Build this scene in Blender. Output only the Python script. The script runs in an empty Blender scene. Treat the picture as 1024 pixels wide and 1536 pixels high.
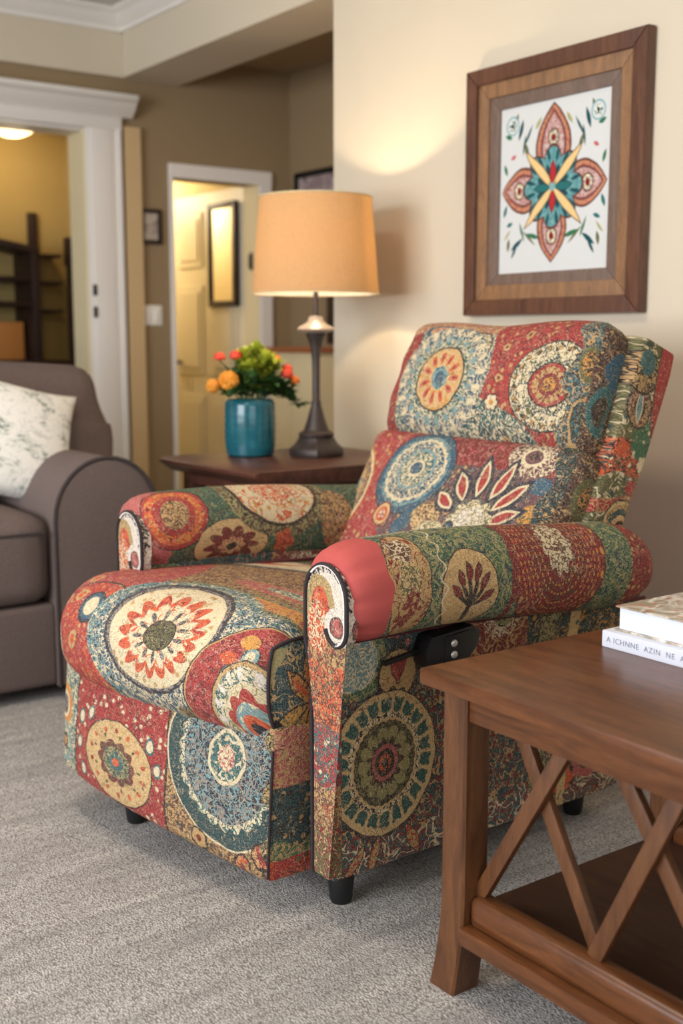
import bpy, bmesh, math, random
from mathutils import Vector, Matrix
random.seed(7)
PI = math.pi
scene = bpy.context.scene
COL = scene.collection
WL = {}                                    # world origin of every object

# ------------------------------------------------------------------ colours
def lin(c):
    def f(x):
        x /= 255.0
        return x / 12.92 if x <= .04045 else ((x + .055) / 1.055) ** 2.4
    return (f(c[0]), f(c[1]), f(c[2]), 1)
CC = dict(red=(172, 44, 48), dred=(128, 26, 34), pink=(196, 76, 80), rose=(186, 92, 92),
          teal=(38, 104, 104), dteal=(22, 72, 76), blue=(34, 92, 116), lblue=(122, 164, 164), navy=(26, 36, 58),
          cream=(234, 221, 178), tan=(200, 164, 104), gold=(216, 156, 66), orange=(216, 92, 48),
          dark=(36, 27, 30), brown=(96, 58, 48), plum=(104, 62, 72), olive=(98, 100, 60), lolive=(162, 156, 104),
          white=(238, 232, 214), grey=(150, 144, 134), green=(52, 108, 74), sand=(222, 190, 130))
def C4(c):
    return lin(CC[c]) if isinstance(c, str) else lin(c)

# ------------------------------------------------------------------ node helpers
class NT:
    def __init__(s, name, rough=.8, metal=0, spec=None):
        s.mat = bpy.data.materials.new(name); s.mat.use_nodes = True
        s.nt = s.mat.node_tree; s.N = s.nt.nodes; s.L = s.nt.links
        s.bsdf = s.N['Principled BSDF']
        s.bsdf.inputs['Roughness'].default_value = rough
        s.bsdf.inputs['Metallic'].default_value = metal
        if spec is not None: s.bsdf.inputs['Specular IOR Level'].default_value = spec
    def put(s, sock, v):
        if hasattr(v, 'is_output') or isinstance(v, bpy.types.NodeSocket): s.L.new(v, sock)
        else: sock.default_value = v
    def m(s, op, a, b=None, c=None, clamp=False):
        n = s.N.new('ShaderNodeMath'); n.operation = op; n.use_clamp = clamp
        s.put(n.inputs[0], a)
        if b is not None: s.put(n.inputs[1], b)
        if c is not None: s.put(n.inputs[2], c)
        return n.outputs[0]
    def vm(s, op, a, b=None, c=None, out=0):
        n = s.N.new('ShaderNodeVectorMath'); n.operation = op
        s.put(n.inputs[0], a)
        if b is not None: s.put(n.inputs[1], b)
        if c is not None: s.put(n.inputs[2], c)
        return n.outputs[out]
    def mix(s, fac, a, b, blend='MIX'):
        n = s.N.new('ShaderNodeMix'); n.data_type = 'RGBA'; n.blend_type = blend
        s.put(n.inputs[0], fac); s.put(n.inputs[6], a); s.put(n.inputs[7], b)
        return n.outputs[2]
    def noise(s, vec, scale, detail=2, rough=.5, dist=0, out='Fac'):
        n = s.N.new('ShaderNodeTexNoise'); s.put(n.inputs['Vector'], vec)
        n.inputs['Scale'].default_value = scale; n.inputs['Detail'].default_value = detail
        n.inputs['Roughness'].default_value = rough; n.inputs['Distortion'].default_value = dist
        return n.outputs[out]
    def voro(s, vec, scale, feature='F1', out='Distance', rnd=1):
        n = s.N.new('ShaderNodeTexVoronoi'); n.feature = feature; s.put(n.inputs['Vector'], vec)
        n.inputs['Scale'].default_value = scale; n.inputs['Randomness'].default_value = rnd
        return n.outputs[out]
    def coord(s, kind):
        return s.N.new('ShaderNodeTexCoord').outputs[kind]
    def mapping(s, vec, loc=(0, 0, 0), rot=(0, 0, 0), scale=(1, 1, 1), typ='POINT'):
        n = s.N.new('ShaderNodeMapping'); n.vector_type = typ; s.put(n.inputs['Vector'], vec)
        n.inputs['Location'].default_value = loc; n.inputs['Rotation'].default_value = rot
        n.inputs['Scale'].default_value = scale
        return n.outputs[0]
    def step(s, x, edge, w):               # 1 where x < edge
        if isinstance(edge, (int, float)):
            return s.m('MULTIPLY_ADD', x, -1 / w, edge / w + .5, clamp=True)
        return s.m('MULTIPLY_ADD', s.m('SUBTRACT', edge, x), 1 / w, .5, clamp=True)
    def bump(s, h, strength, dist=.002):
        n = s.N.new('ShaderNodeBump'); n.inputs['Strength'].default_value = strength
        n.inputs['Distance'].default_value = dist; s.put(n.inputs['Height'], h)
        s.L.new(n.outputs[0], s.bsdf.inputs['Normal'])
    def color(s, c):
        s.put(s.bsdf.inputs['Base Color'], c)

class Paint(NT):
    """embroidered cloth: motifs laid over each other in UV space (metres)"""
    def __init__(s, name, warp=.012, base='red', fine=1.0):
        super().__init__(name, rough=.88, spec=.25)
        uv = s.coord('UV')
        wob = s.vm('SUBTRACT', s.noise(uv, 22, 1, out='Color'), (.5, .5, .5))
        wob = s.vm('MULTIPLY', wob, (warp, warp, 0))
        s.p = s.vm('ADD', uv, wob)
        s.uv = uv
        nf = s.noise(uv, 34 * fine, 2, .45, .9)
        s.F = {'f': s.step(s.m('ABSOLUTE', s.m('SUBTRACT', nf, .5)), .026, .012)}
        ng = s.noise(uv, 88 * fine, 1.5, .5, .6)
        s.F['g'] = s.step(s.m('ABSOLUTE', s.m('SUBTRACT', ng, .5)), .055, .03)
        s.F['s'] = s.m('MULTIPLY_ADD', ng, -14, 6.6, clamp=True)
        vd = s.voro(uv, 46 * fine)
        s.F['d'] = s.step(vd, .27, .09)
        s.F['r'] = s.step(s.m('ABSOLUTE', s.m('SUBTRACT', vd, .36)), .07, .05)
        s.c = s.spec(base)
    def spec(s, sp):
        if isinstance(sp, str): return C4(sp)
        if len(sp) == 3 and isinstance(sp[2], str):
            return s.mix(s.F[sp[2]], C4(sp[0]), C4(sp[1]))
        if len(sp) == 5:                   # two fields
            return s.mix(s.F[sp[4]], s.mix(s.F[sp[2]], C4(sp[0]), C4(sp[1])), C4(sp[3]))
        return C4(sp)
    def local(s, cx, cy, rx, ry, rot):
        v = s.mapping(s.p, (cx, cy, 0), (0, 0, math.radians(rot)), (rx, ry, 1), 'TEXTURE')
        n = s.N.new('ShaderNodeSeparateXYZ'); s.L.new(v, n.inputs[0])
        return v, n.outputs[0], n.outputs[1]
    def med(s, cx, cy, rx, ry, rings, rot=0, egg=0, clipv=None):
        v, x, y = s.local(cx, cy, rx, ry, rot)
        r = s.vm('LENGTH', v, out=1)
        if egg: r = s.m('MULTIPLY', r, s.m('MULTIPLY_ADD', y, egg, 1))
        th = None; w = .0016 / min(rx, ry)
        for ring in rings:
            R, sp = ring[0], ring[1]
            edge = R
            if len(ring) > 2:
                if th is None: th = s.m('ARCTAN2', y, x)
                kind, n, amp = ring[2:5]
                if kind == 'c':
                    k = s.m('COSINE', s.m('MULTIPLY', th, n))
                    edge = s.m('MULTIPLY_ADD', k, amp * R, R)
                elif kind == 'l':
                    k = s.m('ABSOLUTE', s.m('COSINE', s.m('MULTIPLY', th, n / 2)))
                    edge = s.m('MULTIPLY_ADD', k, amp * R, R * (1 - amp))
                elif kind == 'k':          # spokes: two colours alternate
                    k = s.m('COSINE', s.m('MULTIPLY', th, n))
                    km = s.m('MULTIPLY_ADD', k, 3, .5 + amp, clamp=True)
                    s.c = s.mix(s.m('MULTIPLY', s.step(r, R, w), km), s.c, s.spec(sp)); continue
                elif kind in 'pq':         # a ring of n separate leaves: ellipses or pointed lenses
                    k = s.m('FRACT', s.m('MULTIPLY', th, n / (2 * PI)))
                    k = s.m('MULTIPLY_ADD', k, 2 * PI * R / n / amp[0], -PI * R / n / amp[0])
                    b_ = s.m('MULTIPLY_ADD', r, 1 / amp[1], -R / amp[1])
                    q_ = s.m('MULTIPLY_ADD', b_, b_, s.m('MULTIPLY', k, k) if kind == 'p' else s.m('ABSOLUTE', k))
                    s.c = s.mix(s.step(q_, 1.0, min(.6, w * 2.5 / min(amp))), s.c, s.spec(sp)); continue
            s.c = s.mix(s.step(r, edge, w), s.c, s.spec(sp))
    def leaf(s, cx, cy, ln, wd, rot, layers):
        v, x, y = s.local(cx, cy, wd, ln, rot)
        q = s.m('MULTIPLY_ADD', y, y, s.m('ABSOLUTE', x)); w = .0022 / wd
        for R, sp in layers: s.c = s.mix(s.step(q, R, w), s.c, s.spec(sp))
    def half(s, a, b, c, sp, amp=0, freq=20, edge=None):   # a*u+b*v < c
        n = s.N.new('ShaderNodeSeparateXYZ'); s.L.new(s.p, n.inputs[0])
        q = s.m('MULTIPLY_ADD', n.outputs[0], a, s.m('MULTIPLY', n.outputs[1], b))
        if amp:
            t = s.m('MULTIPLY_ADD', n.outputs[0], b * freq, s.m('MULTIPLY', n.outputs[1], -a * freq))
            q = s.m('MULTIPLY_ADD', s.m('SINE', t), amp, q)
        if edge: s.c = s.mix(s.step(q, c + .006, .002), s.c, s.spec(edge))
        s.c = s.mix(s.step(q, c, .002), s.c, s.spec(sp))
    def band(s, a, b, c0, c1, sp, amp=0, freq=20):
        n = s.N.new('ShaderNodeSeparateXYZ'); s.L.new(s.p, n.inputs[0])
        q = s.m('MULTIPLY_ADD', n.outputs[0], a, s.m('MULTIPLY', n.outputs[1], b))
        if amp:
            t = s.m('MULTIPLY_ADD', n.outputs[0], b * freq, s.m('MULTIPLY', n.outputs[1], -a * freq))
            q = s.m('MULTIPLY_ADD', s.m('SINE', t), amp, q)
        q = s.m('ABSOLUTE', s.m('SUBTRACT', q, (c0 + c1) / 2))
        s.c = s.mix(s.step(q, abs(c1 - c0) / 2, .002), s.c, s.spec(sp))
    def done(s, speck=.52, bump=.35, lines=.9):
        # fine stitched drawing lines, dark and light, in patches
        pa = s.m('MULTIPLY_ADD', s.noise(s.uv, 11, 1), 3.0, -.85, clamp=True)
        n0 = s.noise(s.uv, 58, 2, .5, 1.4)
        l1 = s.step(s.m('ABSOLUTE', s.m('SUBTRACT', n0, .5)), .016, .014)
        s.c = s.mix(s.m('MULTIPLY', s.m('MULTIPLY', l1, pa), lines), s.c, C4('dark'))
        l2 = s.step(s.m('ABSOLUTE', s.m('SUBTRACT', n0, .575)), .013, .012)
        s.c = s.mix(s.m('MULTIPLY', l2, lines * .62), s.c, s.mix(pa, C4('tan'), C4('cream')))
        n1 = s.noise(s.uv, 330, 2, .6)
        k = s.m('MULTIPLY_ADD', n1, 4.2, -1.65, clamp=True)
        dk = s.mix(1.0, s.c, (.36, .33, .33, 1), 'MULTIPLY')
        lt = s.mix(.26, s.c, lin((228, 214, 186)))
        s.c = s.mix(speck, s.c, s.mix(k, dk, lt))
        if getattr(s, 'post', None): s.post()
        s.c = s.mix(1.0, s.c, (.85, .80, .81, 1), 'MULTIPLY')
        s.color(s.c)
        s.bump(s.noise(s.uv, 420, 1), bump, .0015)
        return s.mat

def plain(name, c1, c2=None, scale=60, rough=.6, metal=0, bump=0, bscale=None, kind='Object', stretch=(1, 1, 1), detail=3, spec=None, contrast=2.0):
    t = NT(name, rough, metal, spec)
    if c2 is None and not bump: t.color(C4(c1)); return t.mat
    v = t.coord(kind)
    if stretch != (1, 1, 1): v = t.mapping(v, scale=stretch)
    n = t.noise(v, scale, detail, .55)
    if c2 is not None:
        t.color(t.mix(t.m('MULTIPLY_ADD', n, contrast, .5 - contrast / 2, clamp=True), C4(c1), C4(c2)))
    else: t.color(C4(c1))
    if bump: t.bump(t.noise(v, bscale or scale * 2, 2), bump, .002)
    return t.mat

def wood(name, c1, c2, axis='y', rough=.38, scale=9):
    t = NT(name, rough, spec=.45)
    v = t.coord('Object')
    st = {'x': (1.2, 9, 9), 'y': (9, 1.2, 9), 'z': (9, 9, 1.2)}[axis]
    v = t.mapping(v, scale=st)
    n = t.noise(v, scale * .45, 4, .6, 1.2)
    g = t.noise(v, scale * 5, 3, .6)
    k = t.m('MULTIPLY_ADD', n, 2.4, -.7, clamp=True)
    c = t.mix(k, C4(c1), C4(c2))
    c = t.mix(t.m('MULTIPLY_ADD', g, 2.0, -.75, clamp=True), c, t.mix(.5, c, (.02, .01, .006, 1)))
    t.color(c); t.bump(g, .12, .001)
    return t.mat

# ------------------------------------------------------------------ mesh helpers
class MB:
    def __init__(s): s.bm = bmesh.new()
    def _add(s, verts, faces):
        vs = [s.bm.verts.new(v) for v in verts]
        out = []
        for f in faces:
            try: out.append(s.bm.faces.new([vs[i] for i in f]))
            except ValueError: pass
        return vs, out
    def box(s, x0, x1, y0, y1, z0, z1, bev=0, seg=2, M=None):
        v = [(x, y, z) for x in (x0, x1) for y in (y0, y1) for z in (z0, z1)]
        if M is not None: v = [M @ Vector(p) for p in v]
        f = [(0, 1, 3, 2), (4, 6, 7, 5), (0, 4, 5, 1), (2, 3, 7, 6), (0, 2, 6, 4), (1, 5, 7, 3)]
        vs, fs = s._add(v, f)
        if bev:
            es = list({e for q in fs for e in q.edges})
            bmesh.ops.bevel(s.bm, geom=es, offset=bev, segments=seg, affect='EDGES', profile=.6)
        return s
    def prism(s, pts, axis, a, b, bev=0, seg=2):
        """polygon pts in the two other axes (in xyz order) extruded from a to b"""
        def P(p, t):
            if axis == 'x': return (t, p[0], p[1])
            if axis == 'y': return (p[0], t, p[1])
            return (p[0], p[1], t)
        n = len(pts)
        v = [P(p, a) for p in pts] + [P(p, b) for p in pts]
        f = [tuple(range(n)), tuple(range(2 * n - 1, n - 1, -1))] + [(i, i + n, (i + 1) % n + n, (i + 1) % n) for i in range(n)]
        vs, fs = s._add(v, f)
        bmesh.ops.recalc_face_normals(s.bm, faces=fs)
        if bev:
            es = list({e for q in fs[:2] for e in q.edges})
            bmesh.ops.bevel(s.bm, geom=es, offset=bev, segments=seg, affect='EDGES', profile=.6)
        return s
    def bar(s, p, q, w, t, up=(0, 0, 1), bev=0):
        p, q = Vector(p), Vector(q); d = (q - p); L = d.length; d.normalize()
        u = Vector(up); a = d.cross(u).normalized(); b = a.cross(d).normalized()
        M = Matrix((( d.x, a.x, b.x, p.x), (d.y, a.y, b.y, p.y), (d.z, a.z, b.z, p.z), (0, 0, 0, 1)))
        return s.box(0, L, -w / 2, w / 2, -t / 2, t / 2, bev, M=M)
    def tube(s, pts, r, n=8, closed=False, caps=True):
        pts = [Vector(p) for p in pts]; N = len(pts); prev = None; rings = []
        for i, p in enumerate(pts):
            if closed: d = pts[(i + 1) % N] - pts[i - 1]
            else: d = pts[min(i + 1, N - 1)] - pts[max(i - 1, 0)]
            d.normalize()
            if prev is None:
                a = d.orthogonal().normalized()
            else:
                a = (prev - d * prev.dot(d)).normalized()
            prev = a; b = d.cross(a)
            rr = r(i / (N - 1)) if callable(r) else r
            rings.append([s.bm.verts.new(p + (a * math.cos(k * 2 * PI / n) + b * math.sin(k * 2 * PI / n)) * rr) for k in range(n)])
        for i in range(N if closed else N - 1):
            A, B = rings[i], rings[(i + 1) % N]
            for k in range(n):
                s.bm.faces.new((A[k], A[(k + 1) % n], B[(k + 1) % n], B[k]))
        if caps and not closed:
            s.bm.faces.new(rings[0][::-1]); s.bm.faces.new(rings[-1])
        return s
    def lathe(s, prof, cx, cy, n=32, square=0, rot=0):
        rings = []
        for r, z in prof:
            ring = []
            for k in range(n):
                a = 2 * PI * k / n
                c, q = math.cos(a), math.sin(a)
                if square:
                    m = max(abs(c), abs(q)); f = (1 - square) + square / m; c *= f; q *= f
                if rot: c, q = c * math.cos(rot) - q * math.sin(rot), c * math.sin(rot) + q * math.cos(rot)
                ring.append(s.bm.verts.new((cx + r * c, cy + r * q, z)))
            rings.append(ring)
        for A, B in zip(rings, rings[1:]):
            for k in range(n): s.bm.faces.new((A[k], A[(k + 1) % n], B[(k + 1) % n], B[k]))
        if prof[0][0] > 1e-5: s.bm.faces.new(rings[0][::-1])
        if prof[-1][0] > 1e-5: s.bm.faces.new(rings[-1])
        return s
    def blob(s, c, r, n=12, sub=2, jit=0):
        ret = bmesh.ops.create_icosphere(s.bm, subdivisions=sub, radius=1)
        for v in ret['verts']:
            k = 1 + (random.random() - .5) * jit
            v.co = Vector((c[0] + v.co.x * r[0] * k, c[1] + v.co.y * r[1] * k, c[2] + v.co.z * r[2] * k))
        return s
    def build(s, name, mat, parent=None, smooth=True, origin=None, angle=40, merge=False, recalc=True):
        bm = s.bm
        if merge: bmesh.ops.remove_doubles(bm, verts=bm.verts, dist=1e-5)
        if recalc: bmesh.ops.recalc_face_normals(bm, faces=bm.faces)
        xs = [v.co for v in bm.verts]
        lo = [min(c[i] for c in xs) for i in range(3)]; hi = [max(c[i] for c in xs) for i in range(3)]
        o = Vector(origin) if origin is not None else Vector(((lo[0] + hi[0]) / 2, (lo[1] + hi[1]) / 2, lo[2]))
        for v in bm.verts: v.co -= o
        me = bpy.data.meshes.new(name)
        if smooth:
            for f in bm.faces: f.smooth = True
            for e in bm.edges:
                if len(e.link_faces) == 2 and e.calc_face_angle(0) > math.radians(angle): e.smooth = False
        bm.to_mesh(me); bm.free()
        ob = bpy.data.objects.new(name, me); COL.objects.link(ob)
        for m_ in (mat if isinstance(mat, (list, tuple)) else [mat]): me.materials.append(m_)
        if parent is not None:
            ob.parent = parent; ob.location = o - WL[parent.name]
        else: ob.location = o
        WL[ob.name] = o
        return ob

def thing(name, loc, label, cat, group=None):
    o = bpy.data.objects.new(name, None); COL.objects.link(o)
    o.empty_display_size = .05
    o.location = loc; WL[o.name] = Vector(loc)
    return tag(o, label, cat, group)
def tag(o, label, cat, group=None):
    o['label'] = label; o['category'] = cat
    if group: o['group'] = group
    return o
def struct(o, label=None):
    o['kind'] = 'structure'
    if label: o['label'] = label
    return o

def grid_param(n):
    return [math.sin(((i / n) * 2 - 1) * PI / 2) * .35 + ((i / n) * 2 - 1) * .65 for i in range(n + 1)]

def rmap(lo, hi, r, p):
    """point p of the sharp box -> point of the rounded box and its normalised position"""
    h = [(hi[i] - lo[i]) / 2 for i in range(3)]; c = [(hi[i] + lo[i]) / 2 for i in range(3)]
    rr = [min(r if not isinstance(r, (tuple, list)) else r[i], h[i]) for i in range(3)]
    p = [p[i] - c[i] for i in range(3)]
    inn = [max(-(h[k] - rr[k]), min(h[k] - rr[k], p[k])) for k in range(3)]
    d = [(p[k] - inn[k]) / rr[k] for k in range(3)]
    L = math.sqrt(sum(x * x for x in d)) or 1
    q = [inn[k] + d[k] / L * rr[k] for k in range(3)]
    return Vector([q[k] + c[k] for k in range(3)]), [q[k] / h[k] for k in range(3)]

def rbox(lo, hi, r, fn, uvf, n=20, slots=('f', 'f', 'f'), nn=None):
    """rounded box; fn(p, q) maps box point to world (q = normalised -1..1); uvf(slot, p) -> uv;
    slots: slot index for the x, y, z sides (or dict keyed by (axis, sign))"""
    mb = MB(); bm = mb.bm; uvl = bm.loops.layers.uv.new('UVMap')
    h = [(hi[i] - lo[i]) / 2 for i in range(3)]; c = [(hi[i] + lo[i]) / 2 for i in range(3)]
    rr = [min(r if not isinstance(r, (tuple, list)) else r[i], h[i]) for i in range(3)]
    for ax in range(3):
        a1, a2 = [i for i in range(3) if i != ax]
        n1 = (nn or (n, n, n))[a1]; n2 = (nn or (n, n, n))[a2]
        for sg in (-1, 1):
            vs = {}
            for i, a in enumerate(grid_param(n1)):
                for j, b in enumerate(grid_param(n2)):
                    p = [0, 0, 0]; p[ax] = sg * h[ax]; p[a1] = a * h[a1]; p[a2] = b * h[a2]
                    inn = [max(-(h[k] - rr[k]), min(h[k] - rr[k], p[k])) for k in range(3)]
                    d = [(p[k] - inn[k]) / rr[k] for k in range(3)]
                    L = math.sqrt(sum(x * x for x in d)) or 1
                    q = [inn[k] + d[k] / L * rr[k] for k in range(3)]
                    w = Vector([q[k] + c[k] for k in range(3)])
                    qn = [q[k] / h[k] for k in range(3)]
                    vs[i, j] = (bm.verts.new(fn(w, qn)), w)
            key = (ax, sg)
            sl = slots.get(key, 0) if isinstance(slots, dict) else 0
            for i in range(n1):
                for j in range(n2):
                    q4 = [vs[i, j], vs[i + 1, j], vs[i + 1, j + 1], vs[i, j + 1]]
                    if (sg > 0) == (ax == 1): q4 = q4[::-1]
                    f = bm.faces.new([x[0] for x in q4]); f.material_index = sl
                    for lp, x in zip(f.loops, q4): lp[uvl].uv = uvf(sl, x[1])
    bmesh.ops.remove_doubles(bm, verts=bm.verts, dist=2e-5)
    return mb

def sm(x, a, b):
    t = max(0, min(1, (x - a) / (b - a))); return t * t * (3 - 2 * t)
# ------------------------------------------------------------------ fabric art (coordinates in metres)
def art_seat():          # u = across the chair, v = 0 at the nose, + backwards, - down the front
    t = Paint('suzani_seat', base=('blue', 'cream', 'g', 'teal', 'f'))
    t.half(0, -1, -.12, ('brown', 'tan', 'g', 'plum', 'd'), amp=.03, freq=16, edge='dark')
    t.med(1.90, .14, .30, .045, [(1.0, ('lolive', 'dteal', 'g')), (.62, ('gold', 'rose', 's'))], rot=6)
    t.med(1.95, .27, .20, .05, [(1.0, ('rose', 'tan', 'f')), (.5, ('teal', 'cream', 'g'))])
    t.med(2.46, .10, .23, .30, [(1.0, ('red', 'gold', 'd', 'rose', 'g'))], rot=-10)
    t.med(2.38, -.16, .15, .24, [(1.03, 'dark'), (1.0, ('red', 'tan', 'd', 'orange', 'f'))], rot=22)
    t.med(2.50, -.165, .065, .135, [(1.05, 'cream'), (1.0, ('teal', 'cream', 'g')), (.78, 'cream'), (.68, ('blue', 'orange', 's')), (.32, 'red')], rot=-8)
    t.med(2.33, -.02, .042, .052, [(1.0, 'navy'), (.8, 'blue'), (.55, 'cream')])
    for cx, cy in ((2.40, .0), (2.42, .07), (2.45, -.03), (2.36, -.12)):
        t.med(cx, cy, .016, .024, [(1.0, 'tan'), (.55, 'orange')], rot=30)
    # broad filigree bands round the great cream medallion
    t.med(2.075, -.055, .225, .205, [(1.0, ('lblue', 'dteal', 'g', 'cream', 'f')), (.90, ('blue', 'cream', 'g'), ), (.84, ('lblue', 'navy', 'g'), 'p', 26, (.07, .05))], rot=-8, egg=-.12)
    t.med(2.072, -.048, .158, .150, [(1.0, 'navy'), (.95, ('grey', 'navy', 'g')), (.90, ('cream', 'tan', 'd')),
          (.74, ('orange', 'red', 's'), 'l', 17, .26), (.55, ('cream', 'orange', 'f'), 'l', 17, .16), (.44, 'cream', 'q', 14, (.05, .14)), (.36, ('grey', 'dark', 'g'), 'p', 13, (.035, .10)), (.27, 'dark'),
          (.25, ('olive', 'dark', 'g'))], rot=-24, egg=-.2)
    t.med(1.99, -.235, .07, .045, [(1.0, ('lolive', 'brown', 'g')), (.7, ('tan', 'olive', 's'))])
    # red dome with the cream and red paisley
    t.med(1.70, -.20, .285, .285, [(1.0, 'dark'), (.988, 'tan'), (.975, ('red', 'rose', 'f', 'dred', 's'))], rot=-6)
    for cx, cy, a in ((1.87, -.10, 20), (1.89, -.18, 0), (1.70, -.01, -50), (1.76, -.015, -20), (1.83, -.045, 10), (1.64, -.03, -60)):
        t.med(cx, cy, .016, .026, [(1.0, 'dark'), (.85, 'lblue'), (.5, 'cream')], rot=a)
    t.med(1.845, -.01, .022, .022, [(1.0, 'gold')]); t.med(1.875, -.06, .02, .018, [(1.0, 'orange')])
    t.med(1.815, -.19, .098, .125, [(1.0, 'dark'), (.97, 'tan'), (.90, ('cream', 'teal', 'g')), (.80, 'white', 'q', 20, (.05, .12)), (.66, ('cream', 'lolive', 'f')),
          (.58, 'red', 'l', 11, .22), (.38, ('lblue', 'cream', 's')), (.22, 'orange'), (.12, 'navy')], rot=10, egg=-.1)
    t.med(1.85, -.275, .03, .03, [(1.0, 'gold')])
    return t.done()
def art_seat_side():     # u = x, v = z
    t = Paint('suzani_seat_side', base=('teal', 'cream', 'f', 'dteal', 'd'))
    t.med(1.235, .395, .12, .17, [(1.0, ('lolive', 'teal', 'd')), (.86, ('dteal', 'tan', 'f'))])
    for a in (-78, -52, -24, 8, 40): t.leaf(1.235 - .05 * math.sin(math.radians(-a)) * -1, .40 + .05 * math.cos(math.radians(a)), .055, .02, a, [(1, 'dark'), (.8, ('gold', 'brown', 'g')), (.35, 'orange')])
    for a in (110, 140, 172): t.leaf(1.235 + .05 * math.sin(math.radians(a)) * -1, .40 + .05 * math.cos(math.radians(a)), .06, .022, a, [(1, 'dark'), (.8, ('gold', 'olive', 'g'))])
    t.med(1.235, .40, .014, .018, [(1.0, 'red')])
    return t.done()
def art_foot():          # u = across, v = height
    t = Paint('suzani_footrest', base=('red', 'cream', 'd', 'dred', 'f'))
    t.half(-1, 0, -2.415, ('teal', 'cream', 'g'), amp=.008, edge='dark')
    t.med(2.492, .245, .055, .06, [(1.0, ('gold', 'orange', 's'), 'l', 9, .15), (.62, 'cream'), (.45, ('grey', 'navy', 'g'))])
    t.med(2.488, .145, .045, .055, [(1.0, 'lblue'), (.8, ('cream', 'teal', 'g')), (.5, 'navy', 'l', 6, .3), (.25, 'gold')])
    t.med(2.233, .175, .122, .104, [(1.0, 'dark'), (.97, ('sand', 'tan', 'f')), (.78, ('orange', 'dred', 's'), 'p', 14, (.05, .06)), (.66, ('olive', 'dark', 's'), 'p', 9, (.03, .05)), (.56, ('brown', 'dred', 's'), 'l', 10, .18),
          (.38, ('lolive', 'dteal', 'g')), (.20, 'teal'), (.10, 'orange')])
    for cx, cy in ((2.375, .25), (2.385, .18), (2.375, .11), (2.335, .27), (2.12, .25), (2.095, .20)):
        t.med(cx, cy, .014, .02, [(1.0, 'teal'), (.7, 'cream')], rot=15)
    t.half(1, 0, 2.07, ('tan', 'dteal', 'd', 'brown', 'g'), amp=.006, edge='dark')
    t.med(1.905, .285, .165, .19, [(1.0, 'cream'), (.975, 'dteal'), (.80, ('cream', 'teal', 'g'), 'l', 24, .08), (.70, ('navy', 'lblue', 'g', 'grey', 'f')), (.30, 'cream'), (.26, ('teal', 'cream', 's')), (.14, ('cream', 'rose', 'g'))])
    for cx, cy, c in ((1.76, .17, 'rose'), (1.81, .11, 'red'), (1.86, .075, 'orange'), (1.74, .10, 'cream'), (1.98, .09, 'tan')):
        t.med(cx, cy, .024, .028, [(1.0, 'dark'), (.85, (c, 'tan', 'g'), 'l', 5, .2), (.3, 'dred')])
    t.half(1, 0, 1.80, ('tan', 'olive', 'g', 'dark', 'f'), amp=.012, freq=60)
    return t.done()
def art_foot_side():
    t = Paint('suzani_footrest_side', base=('dteal', 'tan', 'd', 'dark', 'f'))
    t.med(1.235, .215, .06, .075, [(1.0, 'tan'), (.86, 'navy'), (.6, ('grey', 'navy', 'g'))])
    t.half(0, 1, .135, ('green', 'tan', 'g'), amp=.01, freq=70)
    t.half(0, 1, .105, ('red', 'olive', 'd', 'orange', 'f'))
    t.half(0, -1, -.25, ('rose', 'tan', 'g'))
    return t.done()
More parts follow.
